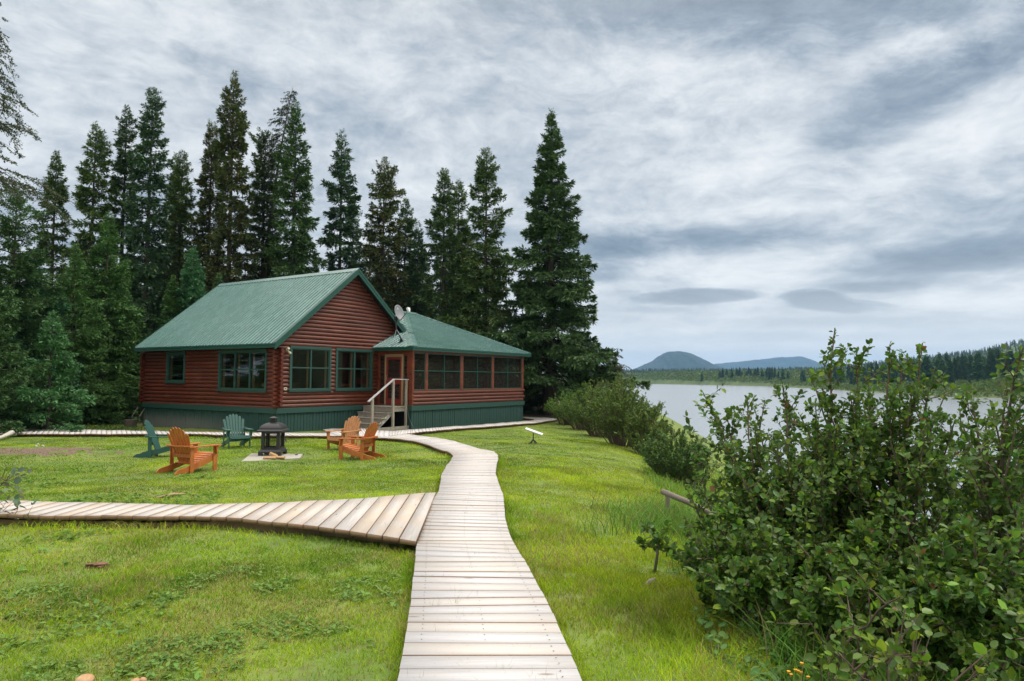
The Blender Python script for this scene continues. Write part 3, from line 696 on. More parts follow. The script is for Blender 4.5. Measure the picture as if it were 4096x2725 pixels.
post(Q0+.0, Q0+.09, -.17, -.065)
for a, c in ((6.31, 6.50), (8.95, 9.17), (11.61, 11.82)): post(a, c, PT-.035, PT+.11, 1.70, 3.36)
post(Q1-.19, Q1+.02, PT-.04, PT+.14, 1.70)
for y in (.3, 2.6, 4.8, PB-.1): post(Q1-.1, Q1+.02, y-.08, y+.08, 1.70)
for x in (Wd+.2, 9.9, 12.2, Q1-.12): post(x-.08, x+.08, PB-.12, PB, 1.1)
def screen(P, a0, a1, cols, z0=1.70, z1=3.36, zm=2.56, m='green_trim', rows=2):
    f = MB(); w = .035
    bbP(f, P, a0, a1, -.06, .015, z0, z0+w); bbP(f, P, a0, a1, -.06, .015, z1-w, z1)
    bbP(f, P, a0, a0+w, -.06, .012, z0+w, z1-w); bbP(f, P, a1-w, a1, -.06, .012, z0+w, z1-w)
    for c in range(1, cols): x = a0+(a1-a0)*c/cols; bbP(f, P, x-.02, x+.02, -.05, .010, z0+w, z1-w)
    if rows == 2: bbP(f, P, a0+w, a1-w, -.045, .006, zm-.02, zm+.02)
    fo = f.build('screen_window', m, cabin)
    s_ = MB(); s_.add([P(a0+.01, -.03, z0+.01), P(a1-.01, -.03, z0+.01), P(a1-.01, -.03, z1-.01), P(a0+.01, -.03, z1-.01)], [(0, 1, 2, 3)]); s_.build('insect_screen', 'screen', fo)
screen(Pg(PT), Q0+.10, 6.31, 1)
for a, c in ((6.50, 8.95), (9.17, 11.61), (11.82, Q1-.19)): screen(Pg(PT), a, c, 2)
ys = [PT+.14, .22, 2.52, 4.72, PB-.18]
for a, c in zip(ys[:-1], ys[1:]): screen(Pr(Q1), a+.02, c-.0, 2)
for a, c in ((Wd+.28, 9.82), (9.98, 12.12), (12.28, Q1-.2)): screen(Pb(PB), a, c, 2)
# door side of the porch
b = MB()
for y0, y1 in ((-.60, -.52), (-1.62, -1.54)): b.bb(Q0-.012, Q0+.085, y0, y1, 1.0, 3.30)
b.bb(Q0-.012, Q0+.085, -1.54, -.60, 3.18, 3.30); b.build('door_frame', 'oldwood_v' if False else mat('raw_pine_frame', (.40, .24, .11), .7, .3, 6, (6, 6, .8), col2=(.30, .25, .19), thr=(.45, .7)), cabin)
f = MB(); dx0, dx1 = Q0+.0, Q0+.045
f.bb(dx0, dx1, -1.535, -1.43, 1.02, 3.17); f.bb(dx0, dx1, -.705, -.605, 1.02, 3.17); f.bb(dx0, dx1, -1.43, -.705, 1.02, 1.27); f.bb(dx0, dx1, -1.43, -.705, 1.95, 2.22); f.bb(dx0, dx1, -1.43, -.705, 3.06, 3.17)
dr = f.build('screen_door', 'red_door', cabin, bevel=.003)
s_ = MB(); s_.add([(Q0+.02, -1.44, 1.2), (Q0+.02, -.70, 1.2), (Q0+.02, -.70, 3.1), (Q0+.02, -1.44, 3.1)], [(0, 1, 2, 3)]); s_.build('insect_screen', 'screen', dr)
h_ = MB(); h_.tube([(dx0-.005, -.66, 2.35), (dx0-.05, -.66, 2.30), (dx0-.05, -.68, 2.15), (dx0-.005, -.68, 2.10)], .01, 6); h_.build('handle', 'metal_grey', dr)
f = MB()
for y0, y1 in ((-.52, -.17), (-1.88, -1.62)):
    f.bb(Q0+.0, Q0+.05, y0, y1, 1.0, 1.06); f.bb(Q0+.0, Q0+.05, y0, y1, 3.24, 3.30); f.bb(Q0+.0, Q0+.05, y0, y1, 2.18, 2.22)
f.bb(Q0+.0, Q0+.05, -.52, -.48, 1.06, 3.24); f.bb(Q0+.0, Q0+.05, -.21, -.17, 1.06, 3.24)
f.bb(Q0+.0, Q0+.09, -1.88, -.17, 3.30, ZPE)
so = f.build('side_screen', 'post', cabin); s_ = MB()
for y0, y1 in ((-.50, -.19), (-1.88, -1.62)): s_.add([(Q0+.03, y0, 1.03), (Q0+.03, y1, 1.03), (Q0+.03, y1, 3.28), (Q0+.03, y0, 3.28)], [(0, 1, 2, 3)])
s_.build('insect_screen', 'screen', so)
# wall lamp and thermometer
wl = empty('wall_lamp', H2W(.35, -.06, 3.30), HRZ, 'cream twin-headed security lamp on the log wall under the gable eave', 'lamp')
b = MB(); b.tube([(0, .02, .03), (0, -.03, .03)], .065, 12); b.build('mount_plate', 'cream', wl)
for d in ((-.03, -.10, .05), (.05, -.09, -.09)):
    b = MB(); b.tube([(0, -.03, .03), (d[0]*.5, d[1]*.6, d[2]*.5)], .014, 6); b.tube([(d[0]*.5, d[1]*.6, d[2]*.5), d, (d[0]*1.5, d[1]*1.3, d[2]*1.6)], [.03, .055, .062], 12); b.build('lamp_head', 'cream', wl, smooth=True)
wt = empty('thermometer', H2W(.28, -.065, 1.77), HRZ, 'small cream thermometer box on the logs beside the gable window', 'thermometer')
b = MB(); b.box((0, -.02, 0), (.15, .04, .11)); b.build('case', 'cream', wt, bevel=.01)
b = MB(); b.box((.0, -.043, .01), (.07, .006, .035)); b.build('display', 'metal_dark', wt)
# things inside, seen through the glass
def hE(name, q, t, z, rz, label, cat): return empty(name, H2W(q, t, z), HRZ+rz, label, cat)
fl = hE('floor_lamp', 4.3, 1.25, .99, 0, 'arched floor lamp with white shade inside behind the right gable window', 'lamp')
b = MB(); b.tube([(.0, 0, 0), (.0, 0, .03)], .14, 14); b.tube([(0, 0, .03), (0, 0, 1.35), (-.05, 0, 1.62), (-.25, -.02, 1.78), (-.42, -.03, 1.72), (-.48, -.03, 1.60)], .014, 6); b.build('stand', mat('lamp_wood', (.28, .14, .07), .5), fl)
b = MB(); b.tube([(-.48, -.03, 1.28), (-.48, -.03, 1.55)], [.20, .09], 18, False); b.build('lamp_shade', mat('lamp_shade', (.75, .72, .66), .8, trans=.3), fl, smooth=True)
ch = hE('dining_chair', 4.55, 1.1, .99, 2.6, 'orange wooden chair back inside behind the right gable window', 'chair')
b = MB(); b.bb(-.21, .21, -.21, .21, .42, .46); b.build('seat', 'chair_orange', ch)
b = MB()
for x in (-.2, .2): b.beam((x, .2, .44), (x*1.1, .28, .95), .04, .035)
b.bb(-.23, .23, .24, .275, .84, .95); b.tube([(-.1, .25, .6), (0, .25, .75), (.1, .25, .6)], .012, 5); b.build('backrest', 'chair_orange', ch)
for x in (-.18, .18):
    for y in (-.18, .18): b = MB(); b.beam((x, y, .42), (x*1.1, y*1.1, .0), .035, .035); b.build('leg', 'chair_orange', ch)
sf = hE('sofa', 1.35, 1.15, .99, 0, 'pale grey upholstered sofa end inside behind the triple side window', 'sofa')
b = MB(); b.bb(-.35, .35, -.1, 1.6, .2, .45); b.build('seat', mat('sofa_fabric', (.50, .48, .45), .9), sf, bevel=.05)
b = MB(); b.bb(-.45, -.28, -.35, -.1+.45, .2, .95); b.build('backrest', mat('sofa_fabric_pale', (.75, .73, .70), .9), sf, bevel=.06)
pf = hE('picture_frame', 3.55, 3.45, 2.3, 0, 'dark framed landscape picture on the pine wall inside', 'picture')
b = MB(); b.box((0, 0, 0), (.03, .9, .62)); b.build('frame', 'metal_dark', pf)
pf2 = hE('picture_frame', 1.7, 4.37, 2.35, 0, 'wide dark framed picture on the inner wall facing the gable', 'picture')
b = MB(); b.box((0, 0, 0), (1.1, .03, .75)); b.build('frame', 'metal_dark', pf2)
b = MB(); b.box((0, -.018, 0), (1.0, .006, .65)); b.build('picture', mat('grey_print', (.12, .14, .13), .6, .6, 4), pf2)
# porch furniture seen dimly through the screens
for q, t_, rz, lb in ((10.2, -.6, .3, 'bow-backed wooden chair on the porch behind the middle screens'), (8.0, -.9, -.4, 'bow-backed wooden chair on the porch beside the house corner')):
    c_ = hE('porch_chair', q, t_, .985, rz, lb, 'chair')
    b = MB(); b.bb(-.22, .22, -.22, .22, .42, .46); b.build('seat', 'pine', c_)
    b = MB(); b.tube([(-.22, .2, .46), (-.25, .26, .8), (-.14, .3, .98), (.14, .3, .98), (.25, .26, .8), (.22, .2, .46)], .015, 6)
    for x in (-.12, -.04, .04, .12): b.tube([(x, .2, .46), (x*1.1, .3, .97)], .008, 5)
    b.build('backrest', 'pine', c_)
    for x in (-.18, .18):
        for y in (-.18, .18): b = MB(); b.beam((x, y, .42), (x*1.15, y*1.15, 0), .03, .03); b.build('leg', 'pine', c_)
# ------------------------------------------------------------------ wooden steps
st = empty('wooden_steps', H2W(0, 0, 0), HRZ, 'weathered grey wooden steps with a handrail up to the screen door', 'steps')
b = MB()
for i in range(6): b.bb(4.50+i*.158, 4.50+i*.158+.150, -1.93, -.11, .945, .985)
b.build('platform', 'oldwood', st, bevel=.003)
b = MB(); b.bb(4.53, 4.56, -1.90, -.12, .74, .945); b.bb(4.561, 5.40, -1.905, -1.865, .765, .945); b.build('platform_frame', 'oldwood', st)
for i in range(3):
    z = .73-.22*i; q = 4.52-.32*(i+1)
    b = MB(); b.bb(q-.03, q+.33, -1.90-.01*i, -.12, z-.035, z); b.build('tread', 'oldwood', st, bevel=.003)
    b = MB(); b.bb(q, q+.025, -1.88, -.13, z-.22, z-.037); b.build('riser', 'oldwood', st)
b = MB(); b.prism([(4.52, .76), (4.40, .76-.02), (3.46, .06), (3.70, .06), (4.52, .62)], 1, -1.862, -1.835); b.build('stringer', mat('pale_stringer', (.46, .42, .36), .8, .3, 8), st); b = MB(); b.prism([(4.52, .76), (3.46, .06), (3.70, .06), (4.52, .62)], 1, -.20, -.16)
b.build('stringer', mat('pale_stringer', (.46, .42, .36), .8, .3, 8), st)
for q, z0, z1 in ((3.22, .05, 1.36), (4.47, .05, 2.14), (5.30, .05, 2.14)):
    b = MB(); b.bb(q-.045, q+.045, -2.0, -1.91, z0, z1); b.build('post', 'oldwood_v', st, bevel=.004)
b = MB(); b.bb(4.62, 4.70, -1.84, -1.75, .05, .76); b.build('post', 'oldwood_v', st)
b = MB(); b.beam((2.98, -1.955, 1.24), (4.50, -1.955, 2.175), .10, .045); b.beam((4.48, -1.955, 2.175), (5.42, -1.955, 2.16), .10, .04); b.build('handrail', mat('silvered_rail', (.46, .45, .44), .7, .25, 6), st, bevel=.004)
b = MB(); b.bb(3.25, 5.42, -2.04, -2.005, -.02, .13); b.build('ground_timber', 'oldwood', st)
# ------------------------------------------------------------------ satellite dish on the porch roof
def roofz(q): return ZPT+SP*(q-X0)
dq, dt = 5.72, -1.28
dish = empty('satellite_dish', H2W(dq, dt, roofz(dq)+.02), HRZ, 'grey oval satellite dish on a strutted mast on the porch roof', 'satellite dish')
loc = lambda *p: p
b = MB(); b.box((0, 0, .02), (.30, .22, .02)); b.box((0, 0, .07), (.10, .12, .08)); b.build('base_plate', 'metal_dark', dish)
b = MB(); b.tube([(0, 0, .05), (-.32, .06, .50), (-.33, .06, .60), (-.33, .06, .98)], .034, 8); b.build('mast', 'metal_dark', dish, smooth=True)
for e in ((-.72, -.10, -.20), (-.30, -.42, -.09)):
    b = MB(); b.tube([(-.31, .06, .52), e], .011, 6); b.build('strut', 'metal_grey', dish)
b = MB(); b.box((-.33, .06, 1.0), (.14, .14, .16)); b.build('bracket', 'metal_dark', dish)
# reflector faces right of the camera and upward (world direction)
nd = Vector((.80, -.52, .30)).normalized(); Rw = Matrix.Rotation(-HRZ, 3, 'Z'); nd = Rw @ nd
side = Vector((0, 0, 1)).cross(nd).normalized(); up_ = nd.cross(side); cN = Vector((-.29, .06, 1.22))+nd*.08
V = []; F = []; rr_, aa_ = 9, 36
for back in (0, 1):
    for i in range(rr_+1):
        for j in range(aa_):
            r = i/rr_; a = 2*math.pi*j/aa_; V.append(cN+side*(.29*r*math.cos(a))+up_*(.37*r*math.sin(a))+nd*(.075*r*r-.018*back))
for back in (0, 1):
    o = back*(rr_+1)*aa_
    for i in range(rr_):
        for j in range(aa_):
            f_ = (o+i*aa_+j, o+i*aa_+(j+1) % aa_, o+(i+1)*aa_+(j+1) % aa_, o+(i+1)*aa_+j); F.append(f_ if not back else f_[::-1])
for j in range(aa_): F.append((rr_*aa_+j, rr_*aa_+(j+1) % aa_, (rr_+1)*aa_+rr_*aa_+(j+1) % aa_, (rr_+1)*aa_+rr_*aa_+j))
b = MB(); b.add(V, F); refl = b.build('reflector', mat('dish_grey', (.22, .225, .235), .5, .08, 20), dish, smooth=True)
b = MB(); bs = cN-up_*.35; lp = cN+nd*.62-up_*.10; b.tube([bs-nd*.05, bs+nd*.05, lp], .018, 6); b.build('feed_arm', 'metal_dark', dish)
b = MB(); Rl = Matrix((nd, side, up_)).transposed(); b.box(lp+up_*.07, (.10, .16, .12), Rl); b.box(lp-up_*.03, (.10, .10, .10), Rl); b.build('receiver', 'white_plastic', dish, bevel=.01)
def text_mesh(txt, size, m, parent, M4, name='lettering'):
    cu = bpy.data.curves.new(name, 'FONT'); cu.body = txt; cu.size = size; cu.align_x = 'CENTER'; cu.extrude = .001
    tmp = bpy.data.objects.new('tmp_text', cu); COL.objects.link(tmp); dg = bpy.context.evaluated_depsgraph_get(); dg.update()
    me = bpy.data.meshes.new_from_object(tmp.evaluated_get(dg)); bpy.data.objects.remove(tmp)
    me.transform(M4); me.materials.clear(); me.materials.append(M[m]); me.name = name; return link(name, me, parent)
Rt = Matrix((side, up_, nd)).transposed().to_4x4()
text_mesh('XPLORNET', .055, 'white_plastic', refl, Matrix.Translation(cN+up_*.15+nd*.022) @ Rt)
b = MB(); pe = cN+up_*.225+nd*.035; n_ = 16
b.add([pe+side*.028*math.cos(2*math.pi*k/n_)+up_*.042*math.sin(2*math.pi*k/n_) for k in range(n_)], [tuple(range(n_))]); b.build('emblem', 'white_plastic', refl)
# small antenna rod on the roof behind the dish
rod = empty('antenna_bracket', H2W(6.55, -.95, roofz(6.55)), HRZ, 'small black bent rod fixed to the porch roof under the gable rake', 'bracket')
b = MB(); b.tube([(0, 0, .0), (0, 0, .10), (-.12, .35, .52)], .018, 6); b.tube([(0, 0, .10), (.22, -.1, .06)], .022, 6); b.build('rod', 'metal_dark', rod)
# hanging cable by the porch corner
cb = empty('cable', H2W(Q0-.12, PT+.18, 0), HRZ, 'thin grey cable hanging down the green porch corner', 'cable')
b = MB(); b.tube([(0, 0, .97), (.02, -.06, .8), (.04, -.1, .5), (.09, -.22, .2), (.14, -.3, .05)], .006, 5); b.build('wire', 'metal_grey', cb)
# ================================================================== boardwalks
DH = .12
WQ = []
def Pz(px, py, dz=DH):
    x, y = hit(px, py, dz); return x, y
def boardwalk(name, pairs, m, label, board=.19, gap=.015, thick=.045, dz=DH, joist=True, seed=0, extra=0., plank_pairs=False, jit=.012, nails=0):
    rn = random.Random(seed); P0 = [A(p[0]) for p in pairs]; P1 = [A(p[1]) for p in pairs]
    WQ.append((A(P0), A(P1))); cs = [(a+b)/2 for a, b in zip(P0, P1)]; cum = [0.]
    for a, b in zip(cs[:-1], cs[1:]): cum.append(cum[-1]+np.linalg.norm(b-a))
    def at_s(s):
        return A([np.interp(s, cum, [p[k] for p in P0]) for k in (0, 1)]), A([np.interp(s, cum, [p[k] for p in P1]) for k in (0, 1)])
    V, F, C, U = [], [], [], []
    if plank_pairs: bounds = [(cum[i], cum[i+1]) for i in range(len(cum)-1)]
    else:
        bounds = []; s = 0
        while s < cum[-1]:
            w = board*rn.choice((1, 1, 1, .97, 1.03)); bounds.append((s, min(s+w, cum[-1]))); s += w
    bot = []
    for s0, s1 in bounds:
        g = gap*(rn.uniform(.5, 1.6)); L0, R0 = at_s(s0+g/2); L1, R1 = at_s(s1-g/2)
        j = rn.uniform(-jit, jit); d0 = (R0-L0)/max(.01, np.linalg.norm(R0-L0)); L0, L1, R0, R1 = L0+d0*j, L1+d0*j, R0+d0*rn.uniform(-jit, jit), R1+d0*rn.uniform(-jit, jit)
        zt = [gz(*p)+dz for p in (L0, R0, R1, L1)]; zz = rn.uniform(-.0025, .0025)
        k = len(V); W_ = np.linalg.norm(R0-L0); bw = s1-s0; bev = .006
        for p, z in zip((L0, R0, R1, L1), zt): V.append((p[0], p[1], z+zz))
        for p, z in zip((L0, R0, R1, L1), zt): V.append((p[0], p[1], z-thick+zz))
        r_, g_, b_ = rn.random(), rn.random(), rn.random(); C += [(r_, g_, b_)]*8
        F.append((k, k+1, k+2, k+3)); U += [(0, 0), (W_, 0), (W_, bw), (0, bw)]
        for f_ in ((k+7, k+6, k+5, k+4), (k, k+4, k+5, k+1), (k+1, k+5, k+6, k+2), (k+2, k+6, k+7, k+3), (k+3, k+7, k+4, k)):
            F.append(f_); U += [(0, 0), (W_*.2, 0), (W_*.2, .05), (0, .05)]
        bot.append((L0, R0, zt[0]-thick-.003, zt[1]-thick-.003))
    o = npmesh(name, V, F, m, col=A(C)); me = o.data; uv = me.uv_layers.new(name='UVMap'); uv.data.foreach_set('uv', A(U, np.float32).ravel())
    me.materials.append(M['deck_side'])
    mi = np.array([0 if i % 6 == 0 else 1 for i in range(len(F))], np.int32)
    me.polygons.foreach_set('material_index', mi)
    tag(o, label, kind='structure')
    if nails:
        b = MB()
        for i, (L0, R0, za, zb) in enumerate(bot[:nails]):
            s0, s1 = bounds[i]; L1, R1 = at_s(s1)
            for u_ in (.10, .50, .90):
                for w_ in (.28, .72):
                    p = (L0+(R0-L0)*(u_+rn.uniform(-.006, .006)))*(1-w_)+(L1+(R1-L1)*u_)*w_; z_ = gz(*p)+dz+.0028; k_ = .0055
                    b.add([(p[0]+k_*math.cos(a_), p[1]+k_*math.sin(a_), z_) for a_ in (0, 1.05, 2.1, 3.14, 4.2, 5.24)], [(0, 1, 2, 3, 4, 5)])
        b.build('nail_heads', 'metal_dark', o)['kind'] = 'stuff'
    if joist:
        b = MB()
        for u_ in (.12, .88):
            for (a0, b0, za, zb), (a1, b1, zc_, zd) in zip(bot[:-1], bot[1:]):
                p, q = a0+(b0-a0)*u_, a1+(b1-a1)*u_; b.beam((p[0], p[1], za-.05), (q[0], q[1], zc_-.05), .04, .09)
        b.build('joist', 'deck_side', o)
    return cs, [np.linalg.norm(a-b)/2 for a, b in zip(P0, P1)]
z6 = lambda x, y: Pz(1500+x/1.53, 1700+y/1.53)
mainL = [(135, 1568), (175, 1383), (205, 1180), (225, 1020), (245, 830), (262, 690), (300, 560), (345, 480), (388, 410), (400, 350), (410, 295), (436, 250), (466, 212), (480, 190), (466, 174), (440, 160), (350, 131), (290, 111), (230, 96), (150, 85), (60, 79), (-60, 74)]
mainR = [(1270, 1568), (1192, 1383), (1102, 1180), (1022, 1020), (918, 830), (832, 690), (797, 570), (790, 490), (783, 420), (757, 355), (738, 300), (743, 252), (754, 205), (752, 182), (728, 162), (670, 150), (540, 116), (455, 93), (380, 78), (260, 64), (160, 52), (60, 36)]
pairs = [(z6(*a), z6(*b)) for a, b in zip(mainL, mainR)]
w0 = (A(pairs[0][1])-A(pairs[0][0])); e0 = A(pairs[0][0])-A([0, 3.2]); pairs.insert(0, (tuple(A(pairs[0][0])+A([-.12, -3.2])), tuple(A(pairs[0][1])+A([-.55, -3.2]))))
WALKS = []
WALKS.append(boardwalk('boardwalk', pairs, 'deck', 'wide bleached plank boardwalk winding from the foreground to the cabin steps', seed=1, jit=.003, nails=75))
# foreground branch to the left
z5 = lambda x, y: Pz(x/1.3469, 1950+y/1.3469, DH+.03)
Tq = [(1360, 85), (1450, 82), (1540, 79), (1630, 73), (1715, 70), (1800, 67), (1882, 62), (1966, 57), (2046, 50), (2126, 42), (2210, 36), (2292, 29), (2350, 26)]
Bq = [(1218, 161), (1303, 167), (1385, 176), (1465, 186), (1548, 193), (1632, 201), (1715, 209), (1800, 221), (1885, 233), (1975, 247), (2060, 260), (2150, 274), (2244, 290)]
near = [(z5(*a), z5(*b)) for a, b in zip(Tq, Bq)]
hdir = A([-1., .0])
a0, b0 = A(near[0][0]), A(near[0][1]); left = []
for k in range(1, 44):
    s = .192*k; left.append(((a0[0]-s, a0[1]+.004*s), (b0[0]-s, b0[1]+.004*s)))
br = [(tuple(map(float, a)), tuple(map(float, b))) for a, b in left[::-1]]+near
WALKS.append(boardwalk('boardwalk', br, 'deck_tan', 'raised tan plank boardwalk branching off to the left in the foreground', dz=DH+.03, seed=5, plank_pairs=True, gap=.014, jit=.006, thick=.05))
# path behind the chairs and pad at the steps
bL = [(-60, 1735), (120, 1735.5), (400, 1736), (700, 1737), (900, 1739.5), (1100, 1742), (1280, 1743), (1400, 1744)]
bU = [(-20, 1716), (140, 1716.5), (400, 1720), (690, 1725), (880, 1727), (1080, 1730), (1240, 1732), (1350, 1731)]
WALKS.append(boardwalk('boardwalk', [(Pz(*a), Pz(*b)) for a, b in zip(bL, bU)], 'deck', 'narrow far boardwalk crossing behind the garden chairs and the fire stove', seed=3, gap=.012))
def deckpad(pts, label, seed):
    pass
pad0 = [(1290, 1719), (1352, 1715), (1420, 1711.5), (1470, 1716), (1498, 1722)]
pad1 = [(1352, 1743.5), (1400, 1744.5), (1450, 1746.5), (1490, 1748), (1520, 1750)]
WALKS.append(boardwalk('boardwalk', [(Pz(*a), Pz(*b)) for a, b in zip(pad1, pad0)], 'deck', 'plank landing at the foot of the wooden steps', seed=9, dz=DH+.004, gap=.01))
cL = [(1490, 1748), (1560, 1744), (1612, 1737), (1660, 1731), (1744, 1722), (1897, 1709.5), (2000, 1703), (2089, 1695), (2178, 1686), (2222, 1680.5), (2232, 1676.5), (2223, 1672.5), (2180, 1669.8), (2134, 1668), (2080, 1666.5), (2040, 1665)]
cU = [(1498, 1722), (1560, 1724), (1625, 1719), (1655, 1717.5), (1740, 1711), (1880, 1701), (1990, 1693), (2078, 1686), (2122, 1682.5), (2134, 1680.5), (2137, 1678.8), (2136, 1677.2), (2125, 1675.5), (2105, 1673.8), (2075, 1671.5), (2030, 1669)]
WALKS.append(boardwalk('boardwalk', [(Pz(*a), Pz(*b)) for a, b in zip(cL, cU)], 'deck', 'pale boardwalk along the porch front curling round its right corner', seed=4, dz=DH+.002, gap=.01))
WP = []
for cs, hw in WALKS:
    for i in range(len(cs)-1):
        n = max(1, int(np.linalg.norm(cs[i+1]-cs[i])/.12))
        for j in range(n): f_ = j/n; WP.append((*(cs[i]*(1-f_)+cs[i+1]*f_), hw[i]*(1-f_)+hw[i+1]*f_))
WP = A(WP)
def on_walk(x, y, pad=0.):
    """True where a plank lies: point inside any quad of the walks"""
    out = np.zeros(len(x), bool)
    for P0, P1 in WQ:
        d = norm2(P1-P0); L_, R_ = P0-d*pad, P1+d*pad
        lo, hi = np.minimum(L_.min(0), R_.min(0)), np.maximum(L_.max(0), R_.max(0)); idx = np.where((x > lo[0]) & (x < hi[0]) & (y > lo[1]) & (y < hi[1]))[0]
        xx, yy = x[idx], y[idx]; o = np.zeros(len(idx), bool)
        for i in range(len(P0)-1):
            q = [L_[i], R_[i], R_[i+1], L_[i+1]]; sg = []
            for a, b in zip(q, q[1:]+q[:1]): sg.append((b[0]-a[0])*(yy-a[1])-(b[1]-a[1])*(xx-a[0]) > 0)
            o |= (sg[0] == sg[1]) & (sg[1] == sg[2]) & (sg[2] == sg[3])
        out[idx] |= o
    return out
def norm2(v): return v/np.maximum(1e-9, np.linalg.norm(v, axis=-1, keepdims=True))
# ================================================================== adirondack chairs
def adirondack(m, label, anchor, px, py, ang, recl=0.):
    """anchor: leg in the chair's own axes that stands at the measured spot; ang: facing direction in degrees from +X"""
    x, y = hit(px, py); rz = math.radians(ang-90); ca, sa = math.cos(rz), math.sin(rz)
    ox, oy = x-(anchor[0]*ca-anchor[1]*sa), y-(anchor[0]*sa+anchor[1]*ca)
    root = empty('garden_chair', (ox, oy, gz(ox, oy)-.01), rz, label, 'chair', 'slatted wooden garden chairs round the fire stove')
    b = MB()      # seat slats follow the sloping side rails
    for i in range(6):
        f_ = i/5.; yy = .34-.50*f_; zz = .365-.155*f_; b.box((0, yy, zz), (.53, .082, .02), Matrix.Rotation(.30, 3, 'X'))
    b.box((0, .395, .335), (.56, .02, .085), Matrix.Rotation(.25, 3, 'X')); b.build('seat', m, root, bevel=.004)
    b = MB(); n = 7
    for i in range(n):
        u = (i-(n-1)/2)/((n-1)/2); top = .82-.12*u*u-.03*abs(u)**3; x0, x1 = u*.185, u*.265; w0, w1 = .052, .074
        def bp_(s, xo, oo=0): return (xo, -.13-.335*s+oo, .175+.80*s)
        v = []
        for dd in (0, .018):
            v += [bp_(0, x0-w0/2, dd), bp_(0, x0+w0/2, dd), bp_(top/.82*.95, x1+w1/2, dd), bp_(top/.82*.99, x1+w1*.2, dd), bp_(top/.82*.99, x1-w1*.2, dd), bp_(top/.82*.95, x1-w1/2, dd)]
        k = 6; b.add(v, [tuple(range(6))[::-1], tuple(range(6, 12))]+[(j, (j+1) % 6, 6+(j+1) % 6, 6+j) for j in range(6)])
    b.build('backrest', m, root)
    for s in (-1, 1):
        b = MB(); b.prism([(.42, .27), (.43, .345), (.36, .385), (-.22, .195), (-.60, .105), (-.66, .04), (-.64, 0.), (-.50, 0.), (.30, .25)], 0, s*.262-.012*s, s*.262+.012*s) if False else None
        b = MB(); x_ = s*.265; b.prism([(.40, .255), (.425, .33), (.375, .365), (.0, .255), (-.22, .19), (-.58, .115), (-.655, .05), (-.65, .0), (-.50, .0), (.05, .14)], 0, x_-.012, x_+.012); b.build('side_rail', m, root, bevel=.003)
        b = MB(); b.bb(x_+s*.014, x_+s*.036, .28, .38, 0, .535); b.build('leg', m, root, bevel=.003)
        b = MB(); b.bb(x_+s*.014, x_+s*.036, -.305, -.215, .0, .545); b.build('leg', m, root, bevel=.003)
        b = MB(); xa = s*.305
        b.prism([(xa-.045, -.36), (xa-.055, .0), (xa-.075, .30), (xa-.06, .42), (xa-.02, .465), (xa+.04, .455), (xa+.07, .40), (xa+.072, .26), (xa+.05, .0), (xa+.04, -.36)], 2, .537, .559); b.build('arm', m, root, bevel=.003)
        b = MB(); b.prism([(.30, .535), (.36, .535), (.33, .36)], 0, x_+s*.038, x_+s*.085); b.build('bracket', m, root)
    b = MB(); b.prism([(-.34, -.255), (-.34, -.36), (-.22, -.415), (0, -.435), (.22, -.415), (.34, -.36), (.34, -.255), (.25, -.30), (0, -.335), (-.25, -.30)], 2, .561, .583); b.build('back_rail', m, root, bevel=.003)
    b = MB(); b.bb(-.28, .28, -.262, -.242, .33, .40); b.build('back_rail', m, root)
    return root
adirondack('chair_green', 'dark green garden chair left of the stove, seen from its side', (.28, -.26), 598, 1832, 12)
adirondack('chair_orange', 'orange garden chair seen from behind, overlapping the green chair at the left', (.28, -.26), 765, 1893, 66)
adirondack('chair_green', 'dark green garden chair facing the viewer between the cabin wall and the stove', (.28, .33), 916, 1796, -54)
adirondack('chair_honey', 'pale honey-coloured garden chair near the steps, its front turned to the stove', (.28, .33), 1314, 1799, -118)
adirondack('chair_orange', 'orange garden chair right of the stove, seen from behind its side', (-.28, -.26), 1448, 1842, 163)
# ================================================================== fire stove on its slab
c4 = [hit(964, 1839, .04), hit(1199, 1832, .04), hit(1211, 1817, .04), hit(1005, 1813, .04)]
cx, cy = hit(1091, 1820, .04)
sz = gz(cx, cy)+.045
slab = MB(); slab.add([(p[0], p[1], sz) for p in c4]+[(p[0], p[1], sz-.08) for p in c4], [(0, 1, 2, 3), (7, 6, 5, 4), (0, 4, 5, 1), (1, 5, 6, 2), (2, 6, 7, 3), (3, 7, 4, 0)])
tag(slab.build('concrete_slab', 'concrete', bevel=.008), 'pale concrete slab in the lawn under the black stove', 'slab')
sv = empty('fire_stove', (cx, cy, sz), math.radians(2), 'black pagoda-shaped outdoor fire stove with mesh windows and a domed lid', 'stove')
def ring(mb, prof, n=4, rot=math.pi/4):  # square lofted profile (half width, z)
    V = []; 
    for r, z in prof:
        V += [(r*sx_, r*sy_, z) for sx_, sy_ in ((-1, -1), (1, -1), (1, 1), (-1, 1))]
    F = [(4*i+k, 4*i+(k+1) % 4, 4*i+4+(k+1) % 4, 4*i+4+k) for i in range(len(prof)-1) for k in range(4)]
    F += [(3, 2, 1, 0), tuple(4*(len(prof)-1)+k for k in range(4))]; mb.add(V, F)
b = MB(); ring(b, [(.285, .075), (.285, .10), (.262, .135), (.250, .15), (.235, .16)])
for sx_ in (-1, 1):
    for sy_ in (-1, 1): b.bb(sx_*.285, sx_*.17, sy_*.285, sy_*.26, 0, .08); b.bb(sx_*.2849, sx_*.26, sy_*.259, sy_*.17, 0, .08)
b.build('base', 'stove', sv, bevel=.004)
b = MB()
for sx_ in (-1, 1):
    for sy_ in (-1, 1): b.bb(sx_*.232, sx_*.152, sy_*.232, sy_*.152, .16, .60)
